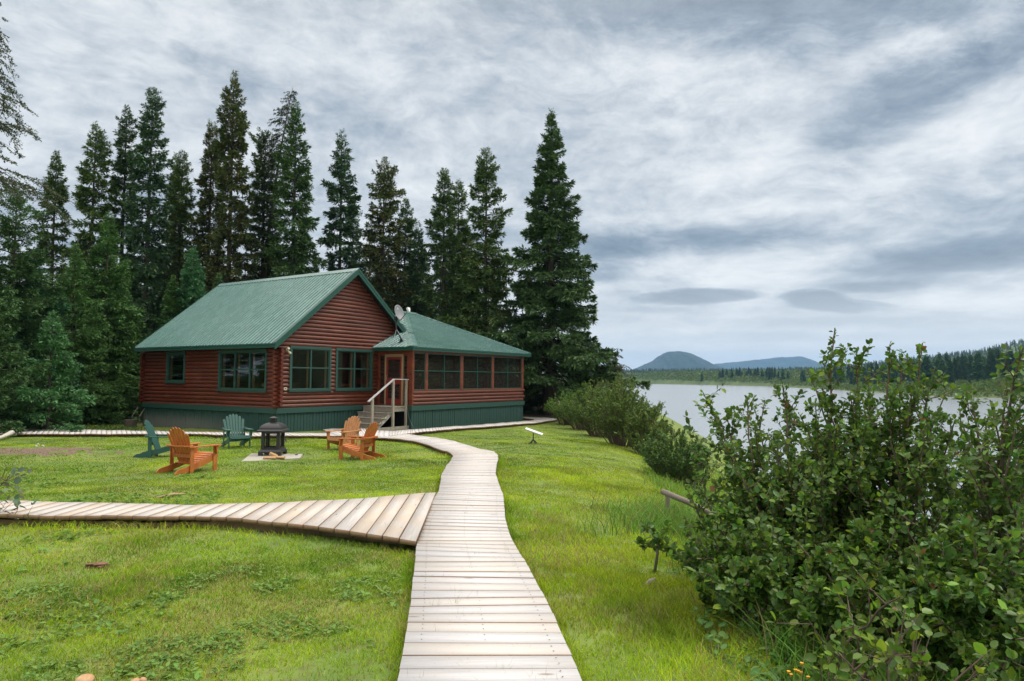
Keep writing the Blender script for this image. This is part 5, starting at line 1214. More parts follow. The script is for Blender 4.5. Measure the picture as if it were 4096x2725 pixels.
# ------------------------------------------------------------------ foreground alders
def alder(base, tips, seed, label, nleaf=2600, leaf=.066, green=(.036, .072, .018), group='big alders filling the right foreground', br=7, low=.12):
    r = np.random.default_rng(seed); bx, by, bz = base; root = empty('alder_shrub', (bx, by, bz), 0, label, 'shrub', group); mb = MB(); PP, DD, TT = [], [], []
    seg = []
    for tip in tips:
        tip = A(tip)-A(base); b0 = A([r.normal(0, .14), r.normal(0, .14), -.05]); hz_ = A([tip[0], tip[1], 0])
        ctrl = b0+hz_*.55+A([0, 0, max(tip[2]*.42, .38)])+r.normal(0, .08, 3); ln = np.linalg.norm(tip); K = 14; ts = np.linspace(0, 1, K)
        wob = np.cumsum(r.normal(0, .022, (K, 3)), 0)*np.sin(np.pi*ts)[:, None]
        pts = np.stack([(1-t)**2*b0+2*t*(1-t)*ctrl+t*t*tip for t in ts])+wob
        r0 = .011*ln*.75+.004; mb.tube(pts, [r0*(1-.86*t)+.0022 for t in ts], 6, False); seg.append((pts, ln))
        nb = int(br*ln)
        for _ in range(nb):
            t = r.uniform(low, .93); f_ = t*(K-1); i0 = int(f_); p = pts[i0]+(pts[min(i0+1, K-1)]-pts[i0])*(f_-i0); tan = norm(pts[min(i0+1, K-1)]-pts[i0])
            d = norm(tan*.55+norm(r.normal(0, 1, 3))*.75+A([0, 0, .28])); l = (1.05-t)*ln*.30*r.uniform(.45, 1.1)+.14
            q = [p, p+d*l*.5+A([0, 0, -.01]), p+d*l+A([0, 0, .06*l])+r.normal(0, .02, 3)]; mb.tube(q, [.0058, .0042, .0022], 4, False); seg.append((A(q), l))
            for _k in range(2 if l > .3 else 1):
                u = r.uniform(.3, .9); p2 = q[0]+(q[2]-q[0])*u; d2 = norm(d*.6+norm(r.normal(0, 1, 3))*.8+A([0, 0, .2])); l2 = l*.5*r.uniform(.5, 1)+.06; q2 = [p2, p2+d2*l2]; mb.tube(q2, [.0034, .0018], 4, False); seg.append((A(q2), l2))
    tot = sum(s[1] for s in seg)
    for pts, l in seg:
        main_ = len(pts) > 5; n = max(2, int(nleaf*l/tot*(.75 if main_ else 1.15)))
        s = r.uniform(.35 if main_ else .1, 1, n); s[:3] = (1, .985, .95)[:min(3, n)]; f_ = s*(len(pts)-1); i0 = np.minimum(f_.astype(int), len(pts)-2); p = pts[i0]+(pts[i0+1]-pts[i0])*(f_-i0)[:, None]; tan = norm(pts[i0+1]-pts[i0])
        PP.append(p); DD.append(norm(tan*.55+r.normal(0, .62, (n, 3))+A([0, 0, .05]))); TT.append(s if main_ else s*.5)
    PP, DD, TT = np.concatenate(PP), np.concatenate(DD), np.concatenate(TT); n = len(PP); P = PP+DD*.012
    N = norm(A([0, 0, 1.])+r.normal(0, .55, (n, 3))+norm(PP*A([1, 1, 0])+1e-6)*.3); L = leaf*r.uniform(.42, 1.32, n)*np.where(TT > .97, .7, 1)
    V, F, k = cards(P, DD, L, L*r.uniform(.66, .82, n), N, .10, 'leaf', r=r); c = hue(green, n, .38, .14, r=r)
    yg = r.random(n) < .20; c[yg] *= A([1.9, 1.7, .9]); dd = r.random(n) < .004; c[dd] = A([.22, .11, .04])
    mb.build('stems', 'bark_alder', root, smooth=True); npmesh('foliage', V, F, 'alder_leaf', root, col=np.repeat(c, k, 0)); return root
def T(px, py, y): X, Z = hz(px, py); return (X*y, y, CZ+Z*y)
def basepos(px, y): x = at(px, y); return (x, y, gz(x, y))
AL = [((3080, 6.6), [(2812, 1570, 6.8), (2905, 1640, 6.9), (2990, 1590, 6.6), (3060, 1600, 6.8), (3130, 1540, 6.5), (2775, 1800, 6.6), (2750, 1960, 6.3), (3020, 1700, 6.2), (2880, 1760, 6.2), (2790, 1940, 6.0), (2950, 1880, 5.9), (3110, 1760, 6.1), (2790, 2080, 6.0), (2870, 2150, 5.7)], 'leftmost big alder, thinning out toward the lawn'),
      ((3330, 6.2), [(3340, 1312, 6.3), (3425, 1398, 6.5), (3230, 1480, 6.6), (3290, 1560, 6.3), (3400, 1570, 6.2), (3470, 1500, 6.6), (3200, 1660, 6.0), (3350, 1690, 5.7), (3480, 1660, 5.9), (3150, 1850, 5.8), (3290, 1850, 5.5), (3440, 1850, 5.6), (3080, 1980, 5.6), (3230, 2050, 5.3), (3400, 2040, 5.3), (3040, 2160, 5.4)], 'tallest middle alder with one shoot standing high above the rest'),
      ((3620, 6.0), [(3560, 1378, 6.2), (3610, 1450, 6.4), (3690, 1372, 6.1), (3740, 1470, 6.2), (3650, 1560, 6.0), (3560, 1600, 6.1), (3780, 1580, 5.9), (3700, 1700, 5.6), (3560, 1760, 5.6), (3820, 1680, 5.8), (3640, 1880, 5.3), (3780, 1880, 5.4), (3520, 1990, 5.3), (3700, 2060, 5.0)], 'alder with two paired leafy shoots against the far forest'),
      ((3950, 5.4), [(3880, 1560, 5.6), (3960, 1600, 5.5), (4030, 1560, 5.2), (4090, 1400, 5.0), (4120, 1490, 4.9), (3850, 1700, 5.3), (3940, 1760, 5.0), (4060, 1720, 4.9), (4150, 1640, 4.8), (3880, 1880, 4.9), (4010, 1900, 4.7), (4130, 1880, 4.6), (3840, 2050, 4.7), (3980, 2080, 4.5), (4100, 2060, 4.4)], 'alder at the right border with a shoot rising at the very edge'),
      ((3020, 5.2), [(2750, 2130, 5.3), (2830, 2080, 5.2), (2930, 2060, 5.1), (3040, 2120, 5.0), (2850, 2260, 5.0), (2930, 2240, 4.9), (3020, 2300, 4.8), (2555, 2170, 5.5), (3120, 2240, 4.9), (2900, 2380, 4.8)], 'low alder at the left foot of the thicket, one branch reaching over the grass'),
      ((3420, 4.5), [(3180, 2160, 4.7), (3300, 2200, 4.6), (3450, 2160, 4.7), (3580, 2120, 4.6), (3260, 2330, 4.4), (3520, 2280, 4.4), (3660, 2200, 4.5), (3100, 2340, 4.5)], 'alder with brown forked stems low in the middle of the thicket'),
      ((3700, 4.0), [(3760, 2140, 4.2), (3900, 2160, 4.1), (4040, 2200, 4.0), (3650, 2320, 4.0), (3830, 2330, 3.9), (3980, 2380, 3.8), (4130, 2300, 3.9), (3740, 2460, 3.8)], 'alder with long slanting stems at the lower right'),
      ((3330, 3.7), [(3600, 2390, 3.5), (3520, 2470, 3.5), (3660, 2480, 3.4), (3440, 2560, 3.5), (3580, 2590, 3.3), (3700, 2610, 3.3), (3350, 2610, 3.5)], 'small bright alder shoot in front of the thicket near the bottom'),
      ((4040, 3.2), [(4060, 2560, 3.2), (4100, 2460, 3.2), (3960, 2600, 3.2), (4150, 2600, 3.1), (3880, 2650, 3.2)], 'small alder in the lower right corner'),
      ((3300, 8.6), [(3020, 1640, 8.8), (3140, 1640, 8.8), (3260, 1610, 8.7), (3380, 1600, 8.8), (3500, 1620, 8.8), (3620, 1640, 8.6), (3080, 1760, 8.2), (3240, 1760, 8.1), (3420, 1760, 8.1), (3560, 1780, 8.2), (2900, 1760, 8.6)], 'shaded alder behind the middle of the thicket'),
      ((3850, 8.0), [(3700, 1640, 8.2), (3840, 1640, 8.2), (3960, 1650, 8.0), (4080, 1600, 8.0), (3760, 1780, 7.6), (3900, 1800, 7.5), (4040, 1780, 7.5), (4160, 1700, 7.6)], 'shaded alder at the back of the right-hand thicket')]
AN = [9000, 12500, 10500, 10500, 4600, 4700, 4600, 480, 330, 8800, 7000]
for i, ((bpx, by), tips, lb) in enumerate(AL):
    g_ = (.088, .165, .029) if i not in (7, 8) else (.105, .18, .028)
    alder(basepos(bpx, by), [T(*t_) for t_ in tips], 500+i, lb, nleaf=AN[i], green=g_, leaf=.051 if i not in (9, 10) else .062, low=.10)

# ------------------------------------------------------------------ grass
def blades(x, y, h, w, c, r, lean=.5, seg=2):
    n = len(x); z = ground(x, y)-.004; a = r.uniform(0, 6.283, n); d = np.stack([np.cos(a), np.sin(a), 0*a], 1)
    fa = r.normal(0, .7, n); s = np.stack([np.cos(fa), np.sin(fa), 0*a], 1)*(w[:, None]/2)       # blades mostly show their flat side
    P = np.stack([x, y, z], 1); ln = (r.uniform(.1, 1, n)*lean*h)[:, None]; up = np.stack([0*h, 0*h, h], 1)
    rows = []
    for q in np.linspace(0, 1, seg+1):
        c0 = P+d*ln*q*q+up*(q-.22*q*q*lean); k = (1-.85*q**1.5); rows += [c0-s*k, c0+s*k]
    m = 2*(seg+1); V = np.stack(rows, 1).reshape(-1, 3); k = (np.arange(n)*m)[:, None]
    F = np.concatenate([k+A([2*j, 2*j+1, 2*j+3, 2*j+2]) for j in range(seg)], 0)
    return V, F, np.repeat(c, m, 0)
def join(parts):
    Vs, Fs, Cs, o = [], [], [], 0
    for V, F, C in parts: Vs.append(V); Fs.append(F+o); Cs.append(C); o += len(V)
    return np.concatenate(Vs), np.concatenate(Fs), np.concatenate(Cs)
def lawn_ok(x, y):
    q, t_ = (x-HX)*math.sin(HAZ)+(y-HY)*math.cos(HAZ), -(x-HX)*math.cos(HAZ)+(y-HY)*math.sin(HAZ)
    inh = ((q > -.04) & (q < Wd+.04) & (t_ > -.04) & (t_ < Lh)) | ((q > Q0-.05) & (q < Q1+.04) & (t_ > PT-.04) & (t_ < PB)) | ((q > 3.3) & (q < Q0) & (t_ > -2.0) & (t_ < 0))
    xs_, ys_ = [p[0] for p in c4], [p[1] for p in c4]
    ins = (x > min(xs_)+.03) & (x < max(xs_)-.03) & (y > min(ys_)+.02) & (y < max(ys_)-.02)
    return ~inh & ~ins & (ground(x, y) > WZ+.1)
def lawn_col(x, y, n, r):
    p1 = vnoise(x, y, .55, 11); p2 = vnoise(x, y, 1.6, 12); p3 = vnoise(x, y, 4.5, 13); k = np.clip((p1*.5+p2*.35+p3*.3-.30)*1.9, 0, 1)[:, None]
    c = A([.130, .260, .013])*(1-k)+A([.375, .510, .023])*k
    slope = np.clip((x-xcrest(y)+1.5)/3, 0, 1)*np.clip((y-6)/6, 0, 1); c = c*(1-.5*slope[:, None])+A([.46, .54, .045])*.5*slope[:, None]
    dry = np.clip((vnoise(x, y, 1.1, 21)*.6+vnoise(x, y, 5., 22)*.5-.52)*5, 0, 1)*.9*np.clip(1.5-np.hypot(x, y)/16, .4, 1); dm = r.random(n) < dry*.42+.05; c[dm] = A([.40, .36, .12])*r.uniform(.6, 1.15, (int(dm.sum()), 1))
    c = c*(.66+.62*vnoise(x, y, 1.35, 71)+.12*vnoise(x, y, 7., 72))[:, None]*A([1.0, .97, 1.]); c = c*r.uniform(.62, 1.35, (n, 1)); c[:, 0] *= r.uniform(.85, 1.2, n); return c
rg = np.random.default_rng(3); parts = []
for r0, r1, N_, in ((1.6, 4, 85000), (4, 8, 190000), (8, 16, 270000), (16, 30, 300000), (30, 46, 150000)):
    rr_ = np.sqrt(rg.uniform(r0*r0, r1*r1, N_)); a_ = rg.uniform(-.82, .80, N_); rr_ = rr_*np.exp(rg.normal(0, .10, N_)); rr_ = np.clip(rr_, 1.6, 46); x, y = rr_*np.sin(a_), rr_*np.cos(a_)
    so_ = soil(x, y); thin = .25+.75*np.clip((vnoise(x, y, 3.1, 31)+vnoise(x, y, 8, 32)*.6-.35)*2.2, 0, 1)
    ok = lawn_ok(x, y) & (rg.random(N_) > np.clip(so_*1.3, 0, .9)) & (rg.random(N_) < thin) & ((x < xcrest(y)+5) | (rg.random(N_) < .3))
    x, y, rr_ = x[ok], y[ok], rr_[ok]; onw = on_walk(x, y); x, y, rr_ = x[~onw], y[~onw], rr_[~onw]; n = len(x)
    edge = on_walk(x, y, .10); lg = vnoise(x, y, 1.3, 41)*vnoise(x, y, .35, 42)
    bank = np.clip((x-xcrest(y)-1.0)/2.5, 0, 1)
    h = rg.uniform(.022, .052, n)*(1+1.6*np.clip(lg-.25, 0, 1)*2)*(1+edge*.9)*(1+bank*1.2)*np.clip(1.15-.02*rr_, .5, 1); w = (.0026+.00062*rr_)*rg.uniform(.7, 1.3, n)
    parts.append(blades(x, y, h, w, lawn_col(x, y, n, rg), rg, lean=1.0))
V, F, C = join(parts); tag(npmesh('lawn_grass', V, F, 'grass', col=C), 'short patchy green and yellow lawn grass round the cabin and boardwalks', 'grass', kind='stuff')
# long arching grass along the bank and under the alders
def clumps(n, fx, hh, ww, col, sp=.16, per=26, lean=1.1, seg=5, seed=5):
    r = np.random.default_rng(seed); cx_, cy_ = fx(r, n); ok = lawn_ok(cx_, cy_) & ~on_walk(cx_, cy_, .12); cx_, cy_ = cx_[ok], cy_[ok]; n = len(cx_)
    x = np.repeat(cx_, per)+r.normal(0, sp, n*per); y = np.repeat(cy_, per)+r.normal(0, sp, n*per); m = n*per
    h = r.uniform(hh[0], hh[1], m)*np.repeat(r.uniform(.6, 1.2, n), per); w = r.uniform(ww[0], ww[1], m)*(1+.05*np.hypot(x, y)); c = hue(col, m, .4, .12, r=r)*np.repeat(r.uniform(.8, 1.25, n), per)[:, None]
    ye = r.random(m) < .10; c[ye] = A([.30, .27, .10])*.9
    return blades(x, y, h, w, c, r, lean=lean, seg=seg)
def f_bank(r, n):
    y = r.uniform(3.0, 34, n)**1.0; y = 3+(y-3)*r.uniform(.25, 1, n); x = xcrest(y)+r.uniform(.35, 4.2, n)+.04*y; return x, y
def f_foot(r, n):
    y = r.uniform(2.6, 7.5, n); x = 1.35+.10*(y-3)+np.abs(r.normal(0, 1.3, n))+.2; return x, y
def f_post(r, n):
    x0, y0 = hit(2668, 2100); return x0+r.normal(.35, .55, n), y0+r.normal(-.2, .7, n)
parts = [clumps(1500, f_bank, (.10, .34), (.004, .008), (.170, .300, .035), seed=5), clumps(420, f_foot, (.16, .48), (.004, .008), (.13, .26, .035), seed=6, per=30), clumps(70, f_post, (.22, .50), (.005, .009), (.14, .26, .04), seed=7, per=34)]
def f_fir(r, n):
    px = r.uniform(-100, 560, n); y = r.uniform(26, 31, n); return (px-2048)/FPX*y, y
parts.append(clumps(260, f_fir, (.06, .22), (.006, .010), (.075, .14, .028), seed=8, per=18, sp=.3))
V, F, C = join(parts); tag(npmesh('tall_grass', V, F, 'grass', col=C), 'long arching grass along the river bank and under the alders', 'grass', kind='stuff')
# broad-leaved weeds in the lawn
def weeds(n, f, leaf, col, seed, k=7, up=.03):
    r = np.random.default_rng(seed); x, y = f(r, n); ok = lawn_ok(x, y) & ~on_walk(x, y, .02); x, y = x[ok], y[ok]; n = len(x)
    sc = np.repeat(r.uniform(.55, 1.3, n), k); X = np.repeat(x, k)+r.normal(0, .022, n*k)*sc; Y = np.repeat(y, k)+r.normal(0, .022, n*k)*sc; m = n*k
    a = r.uniform(0, 6.283, m); D = norm(np.stack([np.cos(a), np.sin(a), r.uniform(-.05, .6, m)], 1)); P = np.stack([X, Y, ground(X, Y)+r.uniform(.006, up, m)*sc], 1); N = norm(A([0, 0, 1.])+r.normal(0, .3, (m, 3)))
    L = leaf*sc*r.uniform(.6, 1.2, m); V, F, q = cards(P, D, L, L*.55, N, .10, 'leaf', r=r); return V, F, np.repeat(hue(col, m, .3, .12, r=r), q, 0)
def f_left(r, n):
    rr_ = np.sqrt(r.uniform(2.6**2, 7.2**2, n)); a = r.uniform(-.72, -.10, n); x, y = rr_*np.sin(a), rr_*np.cos(a); k = vnoise(x, y, 2.6, 51)*(.35+.65*vnoise(x, y, .9, 52))*(1+.75*(a < -.45)) > .36+.25*r.random(n); return x[k], y[k]
def f_mid(r, n):
    px = r.uniform(-80, 900, n); y = r.uniform(8.0, 14.5, n)+r.normal(0, .8, n); x = (px-2048)/FPX*y; k = vnoise(x, y, .8, 53) > .3+.55*np.clip((px-150)/700, 0, 1)+.12*r.random(n); return x[k], y[k]
def f_right(r, n):
    y = r.uniform(2.4, 9, n); x = .8+.05*y+r.uniform(0, 1.8, n)+(y-3)*.1; k = vnoise(x, y, 1.9, 54) > .45+.4*r.random(n); return x[k], y[k]
parts = [weeds(4600, f_left, .036, (.165, .275, .050), 1), weeds(2400, f_mid, .05, (.165, .285, .040), 2), weeds(900, f_right, .038, (.13, .24, .045), 3), weeds(500, f_foot, .07, (.07, .15, .03), 4, up=.10),
         weeds(330, lambda r, n: (lambda y: (xcrest(y)+r.uniform(-.2, 1.6, n), y))(r.uniform(2.8, 5.5, n)), .06, (.10, .21, .045), 9, up=.08)]
V, F, C = join(parts); tag(npmesh('lawn_weeds', V, F, 'leafy', col=C), 'low broad-leaved weeds spread through the lawn', 'weeds', kind='stuff')
# tufts that push up between the planks
r = np.random.default_rng(12); xs_, ys_ = [], []
for (a0_, b0_) in near[:-1]:
    a0_, b0_ = A(a0_), A(b0_)
    for t_ in r.uniform(0, 1, 16 if r.random() < .8 else 6)**1.2: 
        p = a0_+(b0_-a0_)*t_; k = 9; xs_ += list(p[0]+r.normal(0, .012, k)); ys_ += list(p[1]+r.normal(0, .012, k))
V1 = blades(A(xs_), A(ys_), r.uniform(.13, .20, len(xs_)), r.uniform(.003, .006, len(xs_)), hue((.16, .20, .05), len(xs_), .4, r=r), r, .5, 3)
xs_, ys_ = [], []; cs_, hw_ = WALKS[0]
for i in range(150):
    j = r.integers(1, len(cs_)-4); c_ = cs_[j]+(cs_[j+1]-cs_[j])*r.random(); c_ = A([c_[0]+r.uniform(-.9, .9)*hw_[j]*.9, c_[1]]); k = r.integers(3, 9); xs_ += list(c_[0]+r.normal(0, .02, k)); ys_ += list(c_[1]+r.normal(0, .004, k))
V2 = blades(A(xs_), A(ys_), r.uniform(.14, .20, len(xs_)), r.uniform(.002, .004, len(xs_)), hue((.20, .22, .07), len(xs_), .4, r=r), r, .6, 3)
V, F, C = join([V1, V2]); tag(npmesh('plank_grass', V, F, 'grass', col=C), 'thin grass tufts pushing up between the planks', 'grass', kind='stuff')
# ------------------------------------------------------------------ far bank
r = np.random.default_rng(21)
def scatter(n, f, keep=None):
    x, y = f(n); return x, y
# low willow thicket: one mass nobody could count
n = 62000; az = r.uniform(.10, .95, n); rr_ = r.uniform(200, 1150, n)**1.0; x, y = rr_*np.sin(az), rr_*np.cos(az); sd_ = shore_d(x, y); ok = (sd_ > .6) & (sd_ < 170); x, y, rr_, sd_ = x[ok], y[ok], rr_[ok], sd_[ok]; n = len(x); per = 12
s_ = r.uniform(.5, 1.15, n)*np.clip(.45+sd_/45, .45, 1.5)*(1+rr_/1500); X = np.repeat(x, per)+r.normal(0, 1, n*per)*np.repeat(s_, per); Y = np.repeat(y, per)+r.normal(0, 1, n*per)*np.repeat(s_, per)
Z = ground(X, Y)+np.repeat(s_, per)*r.uniform(.1, 1.5, n*per); P = np.stack([X, Y, Z], 1); D = norm(r.normal(0, 1, (n*per, 3))+A([0, 0, .6])); L = np.repeat(s_, per)*r.uniform(.8, 1.5, n*per)
V, F, k = cards(P, D, L, L*.9, None, .2, r=r); gcol = np.repeat(hue((.105, .155, .034), n, .25, .12, r=r), per, 0)*r.uniform(.8, 1.2, (n*per, 1))
tag(npmesh('far_bank_thicket', V, F, 'leafy', col=np.repeat(gcol, k, 0)), 'low yellow-green willow thicket along the far bank of the river', 'thicket', kind='stuff')
def far_forest(name, x, y, H, seed, label, col, tiers=5):
    r = np.random.default_rng(seed); n = len(x); g = ground(x, y); VV, FF, CC, o = [], [], [], 0; npt = 8; cc = hue(col, n, .35, .10, r=r)
    for t_ in range(tiers):
        top = 1-t_/tiers*.86; zb = max(.02, top-.30); rad = (.035+.155*(t_+1)/tiers)*H
        apex = np.stack([x, y, g+H*top], 1); a0_ = r.uniform(0, 6.28, n); ring_ = []
        for j in range(npt):
            a_ = a0_+2*math.pi*j/npt; k_ = rad*(1.0 if j % 2 else .45)*r.uniform(.7, 1.25, n); ring_.append(np.stack([x+np.cos(a_)*k_, y+np.sin(a_)*k_, g+H*(zb+(0 if j % 2 else .06)*np.ones(n))], 1))
        V = np.stack([apex]+ring_, 1).reshape(-1, 3); k = (np.arange(n)*(npt+1))[:, None]+o; F = np.concatenate([k+A([0, 1+j, 1+(j+1) % npt]) for j in range(npt)], 0)
        VV.append(V); FF.append(F); CC.append(np.repeat(cc*r.uniform(.85, 1.15, (n, 1)), npt+1, 0)); o += len(V)
    return tag(npmesh(name, np.concatenate(VV), np.concatenate(FF), 'needles', col=np.concatenate(CC)), label, 'forest', kind='stuff')
n = 15000; az = r.uniform(.08, 1.0, n); rr_ = 500+2300*r.random(n)**1.3; x, y = rr_*np.sin(az), rr_*np.cos(az); sd_ = shore_d(x, y); ok = (sd_ > 110+60*vnoise(x, y, .01, 5)) & (rr_ > 480); x, y, rr_ = x[ok], y[ok], rr_[ok]
far_forest('far_forest', x, y, r.uniform(6, 11, len(x)), 1, 'far-off spruce forest covering the plain and hills beyond the river', (.030, .058, .026), 4)
# individual spruces of the far bank
FK = []
for k in range(4):
    H = [17, 14, 18, 11][k]; FK.append((make_tree('spruce_tree', -200-5*k, -95, H, [(0, .08), (.15, .9), (.4, 1.9), (.7, 2.6), (1, 3.0)], 400+k, 'far spruce', dens=.42, green=[(.026, .052, .022), (.030, .060, .022), (.022, .046, .022), (.032, .066, .028)][k], sprig=.75, gaps=.02, zb=.01), H))
fk_used = set()
def shore_y(px):
    q = hz(px, 1400)[0]; ys_ = np.arange(150, 1500, 2.); d_ = shore_d(q*ys_, ys_); return ys_[np.argmax(d_ > 0)]
def far_spruce(px, dist, top, k, label, group):
    dist = shore_y(px)+dist; x = at(px, dist); g = gz(x, dist); h = ztop(px, top, dist)-g; o, H = FK[k]
    if k in fk_used: o = copy_tree(o)
    fk_used.add(k); s_ = h/H; o.location = (x, dist, g-.2); o.scale = (s_, s_, s_); o.rotation_euler[2] = px*1.7; o['label'] = label; o['group'] = group; o['category'] = 'tree'
r2 = random.Random(9); GF_ = 'tall spruces of the forest edge on the far bank'
for i in range(78):
    px = 3330+(i*.6180339 % 1)*900; dist = r2.uniform(75, 150) if i % 3 else r2.uniform(62, 85)
    base_top = np.interp(px, [3330, 3500, 3650, 3760, 3900, 4000, 4200], [1462, 1452, 1440, 1412, 1404, 1394, 1385]); far_spruce(px, dist, base_top+r2.uniform(-8, 26)+(38 if i % 9 == 0 else 0), r2.randrange(4), 'spruce in the dense dark forest edge on the far bank at the right', GF_)
for px in (2878, 2890, 2906, 2926, 2946, 2957, 2966, 2984, 2993, 3003, 3020, 3030, 3048, 3068, 3078, 3086, 3098, 3130, 3205, 3212, 3150, 3112):
    far_spruce(px, 70+r2.uniform(-25, 25), 1472+r2.uniform(-7, 14), r2.randrange(4), 'dark spruce in the row standing before the far forest', 'row of dark spruces before the far forest')
far_spruce(2807, 6, 1490, 1, 'lone dark spruce on the low spit at the water edge', 'lone far spruce')
# ------------------------------------------------------------------ haze
hb = MB(); hb.bb(-8700, 8700, -8700, 8700, -7.5, 300); ho = hb.build('haze', 'dark'); ho['kind'] = 'stuff'; ho['label'] = 'thin bluish air haze over the whole valley'
hm = bpy.data.materials.new('air_haze'); hm.use_nodes = True; HN = NT(hm.node_tree); HN.n.clear()
pv = HN.new('ShaderNodeVolumePrincipled'); pv.inputs['Color'].default_value = (.30, .61, 1, 1); pv.inputs['Density'].default_value = .00010; pv.inputs['Anisotropy'].default_value = .0
HN.new('ShaderNodeOutputMaterial', {1: pv.outputs[0]}); ho.data.materials.clear(); ho.data.materials.append(hm)
# ------------------------------------------------------------------ small things
x, y = hit(2668, 2095); g_ = gz(x, y); tp = T(2672, 1985, y)
rl_ = empty('log_rail', (x, y, g_), 0, 'weathered grey log rail resting on a short post at the bank edge', 'rail')
b = MB(); b.tube([(0, 0, -.15), (.02, .02, tp[2]-g_)], [.042, .034], 8); b.build('post', 'driftwood', rl_)
e0_ = Vector(T(2646, 1965, y-.15))-Vector((x, y, g_)); e1_ = Vector(T(2860, 2065, y-.5))-Vector((x, y, g_)); b = MB(); b.tube([e0_, (e0_+e1_)/2+Vector((0, 0, .02)), e1_], [.040, .038, .034], 10); b.build('rail', 'driftwood', rl_, smooth=True)
def stick(px0, py0, y0, px1, py1, y1, r_, label, nm='fallen_branch', m='driftwood'):
    a, b_ = Vector(T(px0, py0, y0)), Vector(T(px1, py1, y1)); b = MB(); mid = (a+b_)/2+Vector((.02, 0, r_)); b.tube([a, mid, b_], [r_, r_*.9, r_*.6], 7); tag(b.build(nm, m, smooth=True), label, 'branch')
yy = hit(2615, 2290)[1]; stick(2617, 2300, yy, 2627, 2132, yy-.2, .016, 'thin bare stick standing upright in the long grass at the bank', 'stick')
yy = hit(2570, 2355)[1]; stick(2563, 2362, yy, 2620, 2318, yy+.1, .028, 'short forked grey branch lying below the alder twig')
xa, ya = hit(628, 1990, .02); xb, yb = hit(742, 1974, .02)
b = MB(); b.tube([(xa, ya, gz(xa, ya)+.015), ((xa+xb)/2, (ya+yb)/2+.05, gz(xa, ya)+.025), (xb, yb, gz(xb, yb)+.01)], [.014, .022, .010], 7); tag(b.build('root', mat('tan_root', (.40, .25, .17), .85, .3, 12), smooth=True), 'tan twisted root lying in the lawn above the foreground boardwalk', 'root')
xa, ya = hit(-40, 1765, .05); xb, yb = hit(58, 1745, .05)
b = MB(); b.tube([(xa, ya, gz(xa, ya)+.06), ((xa+xb)/2, (ya+yb)/2, gz(xa, ya)+.10), (xb-.1, yb, gz(xb, yb)+.16), (xb+.05, yb, gz(xb, yb)+.10)], [.06, .055, .10, .05], 9); tag(b.build('driftwood_log', mat('bleached_wood', (.55, .50, .43), .85, .25, 9), smooth=True), 'bleached driftwood log at the left border before the far boardwalk', 'log')
for px, py, lb in ((145, 1788, 'small white stone at the right end of the bare soil patch'), (152, 1780, 'white stone chip above the other on the bare soil'), (172, 1787, 'pale stone at the tip of the bare soil patch')):
    x, y = hit(px, py); b = MB(); b.tube([(0, 0, -.01), (0, 0, .02), (.01, 0, .045)], [.045, .05, .02], 7); o = b.build('stone', 'concrete', smooth=True); o.location = (x, y, gz(x, y)); tag(o, lb, 'stone')
def mushroom(px, py, R_, lb, tilt=.2):
    x, y = hit(px, py, .05); root = empty('mushroom', (x, y, gz(x, y)), 0, lb, 'mushroom', rot=(tilt, .1, 0))
    b = MB(); b.tube([(0, 0, -.02), (0, 0, .05)], [.018, .014], 8); b.build('stem', 'cream', root, smooth=True)
    b = MB(); b.tube([(0, 0, .040), (0, 0, .046), (0, 0, .058), (0, 0, .068), (0, 0, .07)], [R_*.5, R_, R_*.93, R_*.5, .004], 18); b.build('cap', mat('mushroom_cap', (.42, .22, .09), .6, .25, 25, col2=(.50, .33, .17)), root, smooth=True)
mushroom(340, 2716, .050, 'broad flat tan mushroom at the bottom of the lawn'); mushroom(545, 2722, .030, 'small orange-tan mushroom right of the broad one', .4); mushroom(562, 2727, .022, 'tiny mushroom tucked against the small orange-tan one', -.3)
for i, (px, py) in enumerate(((390, 2272), (905, 1850), (2236, 1795), (1050, 2178))):
    pass
x, y = hit(390, 2272); b = MB()
rr3 = random.Random(3)
for k in range(7): b.box((x+rr3.uniform(-.10, .10), y+rr3.uniform(-.03, .03), gz(x, y)+.02+k*.004), (.10, .035, .010), Matrix.Rotation(rr3.uniform(-.5, .5), 3, 'Z') @ Matrix.Rotation(rr3.uniform(-.3, .3), 3, 'X'))
tag(b.build('bark_litter', mat('red_bark', (.20, .09, .06), .9)), 'reddish bark chips lying among the weeds at the left', 'bark', kind='stuff')
# planter ring and rack beside the left cabin end
x, y = at(532, 31.5), 31.5; g_ = gz(x, y); b = MB(); b.tube([(x, y, g_-.05), (x, y, g_+.32), (x, y, g_+.33)], [.27, .27, .25], 18); tag(b.build('round_tub', mat('brown_tub', (.10, .075, .06), .85, .3, 12)), 'round brown tub on the ground by the left cabin corner', 'tub')
rk_ = empty('slatted_rack', (x+.0, y+.5, g_), .2, 'dark low rack with two pale slats leaning behind the brown tub', 'rack')
b = MB(); b.bb(-.40, .30, -.05, .05, .40, .43); b.bb(-.2, .34, .1, .14, .86, .89); b.build('frame', 'metal_dark', rk_)
for dx in (-.10, .22): b = MB(); b.beam((dx-.10, 0, .44), (dx+.12, .1, .88), .05, .03); b.build('slat', 'oldwood', rk_)
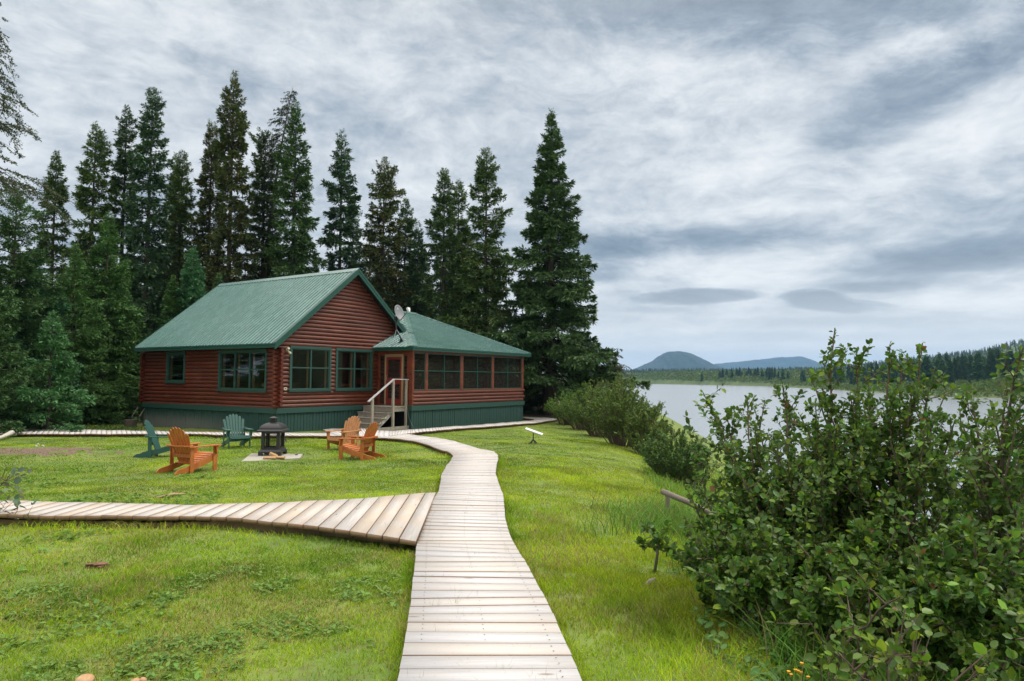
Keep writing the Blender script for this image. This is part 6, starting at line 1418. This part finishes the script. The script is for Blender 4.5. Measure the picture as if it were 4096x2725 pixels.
# second cabin seen past the porch corner
cab = empty('small_cabin', (at(2085, 64), 64, gz(0, 64)), .1, 'distant small brown cabin with a shingled roof and railed deck behind the tree trunks', 'cabin')
b = MB(); b.bb(-7, 2.0, 0, 5, .45, 2.55); b.build('wall', mat('cabin_wall', (.24, .085, .035), .7, .2, 4), cab)
b = MB(); b.prism([(-.5, 2.48), (2.6, 4.3), (5.6, 2.48), (5.6, 2.40), (2.6, 4.2), (-.5, 2.40)], 0, -7.4, 2.3); b.build('roof', mat('brown_shingles', (.26, .17, .13), .9, .3, 20), cab)
b = MB(); b.bb(-7.4, 2.3, -.56, -.50, 2.36, 2.50); b.build('eave', 'white_plastic', cab)
b = MB(); b.bb(1.35, 1.95, -.03, .0, .5, 2.3); b.build('door', 'metal_grey', cab)
b = MB(); b.bb(-7, 3.4, -1.6, 0, .38, .46); b.build('deck', 'firewood', cab)
for dx in (1.0, 2.2, 3.3): b = MB(); b.bb(dx-.05, dx+.05, -1.6, -1.5, .0, 1.35); b.build('post', 'firewood', cab)
b = MB(); b.bb(-7, 3.4, -1.62, -1.48, 1.32, 1.40); b.build('handrail', 'firewood', cab)
# leafy sapling at the left border
x = at(-75, 8.6); alder((x, 8.6, gz(x, 8.6)), [T(40, 1900, 8.6), T(62, 2075, 8.5), T(25, 1870, 8.7), T(20, 2000, 8.6)], 900, 'grey-green sapling twigs poking in at the left border', nleaf=26, leaf=.08, green=(.12, .17, .09), group='border sapling')
# small flowers
PET = mat('flower_petals', (.75, .38, .02), .6)
r = np.random.default_rng(77)
for px, py, nf, lb in ((3215, 2800, 7, 'cluster of small orange-yellow flowers at the bottom of the thicket'), (2229, 1795, 1, 'single yellow dandelion in the lawn below the flat antenna'), (1370, 1890, 1, 'single yellow dandelion in the lawn before the right chairs')):
    x, y = hit(px, py, .05); root = empty('wildflower', (x, y, gz(x, y)), 0, lb, 'flower'); 
    hgt = .22 if nf > 3 else .05; b = MB(); c = MB()
    for k in range(nf):
        dx, dy, dz_ = r.normal(0, .045 if nf > 3 else .01), r.normal(0, .03), hgt*r.uniform(.7, 1.1); b.tube([(dx*.4, dy*.4, 0), (dx, dy, dz_)], .0025, 4, False); c = MB(); c.tube([(dx, dy, dz_-.004), (dx, dy, dz_+.008)], [.006, .011], 7); c.build('flower_head', PET, root)
    b.build('stem', mat('flower_stem', (.08, .15, .03), .7), root)
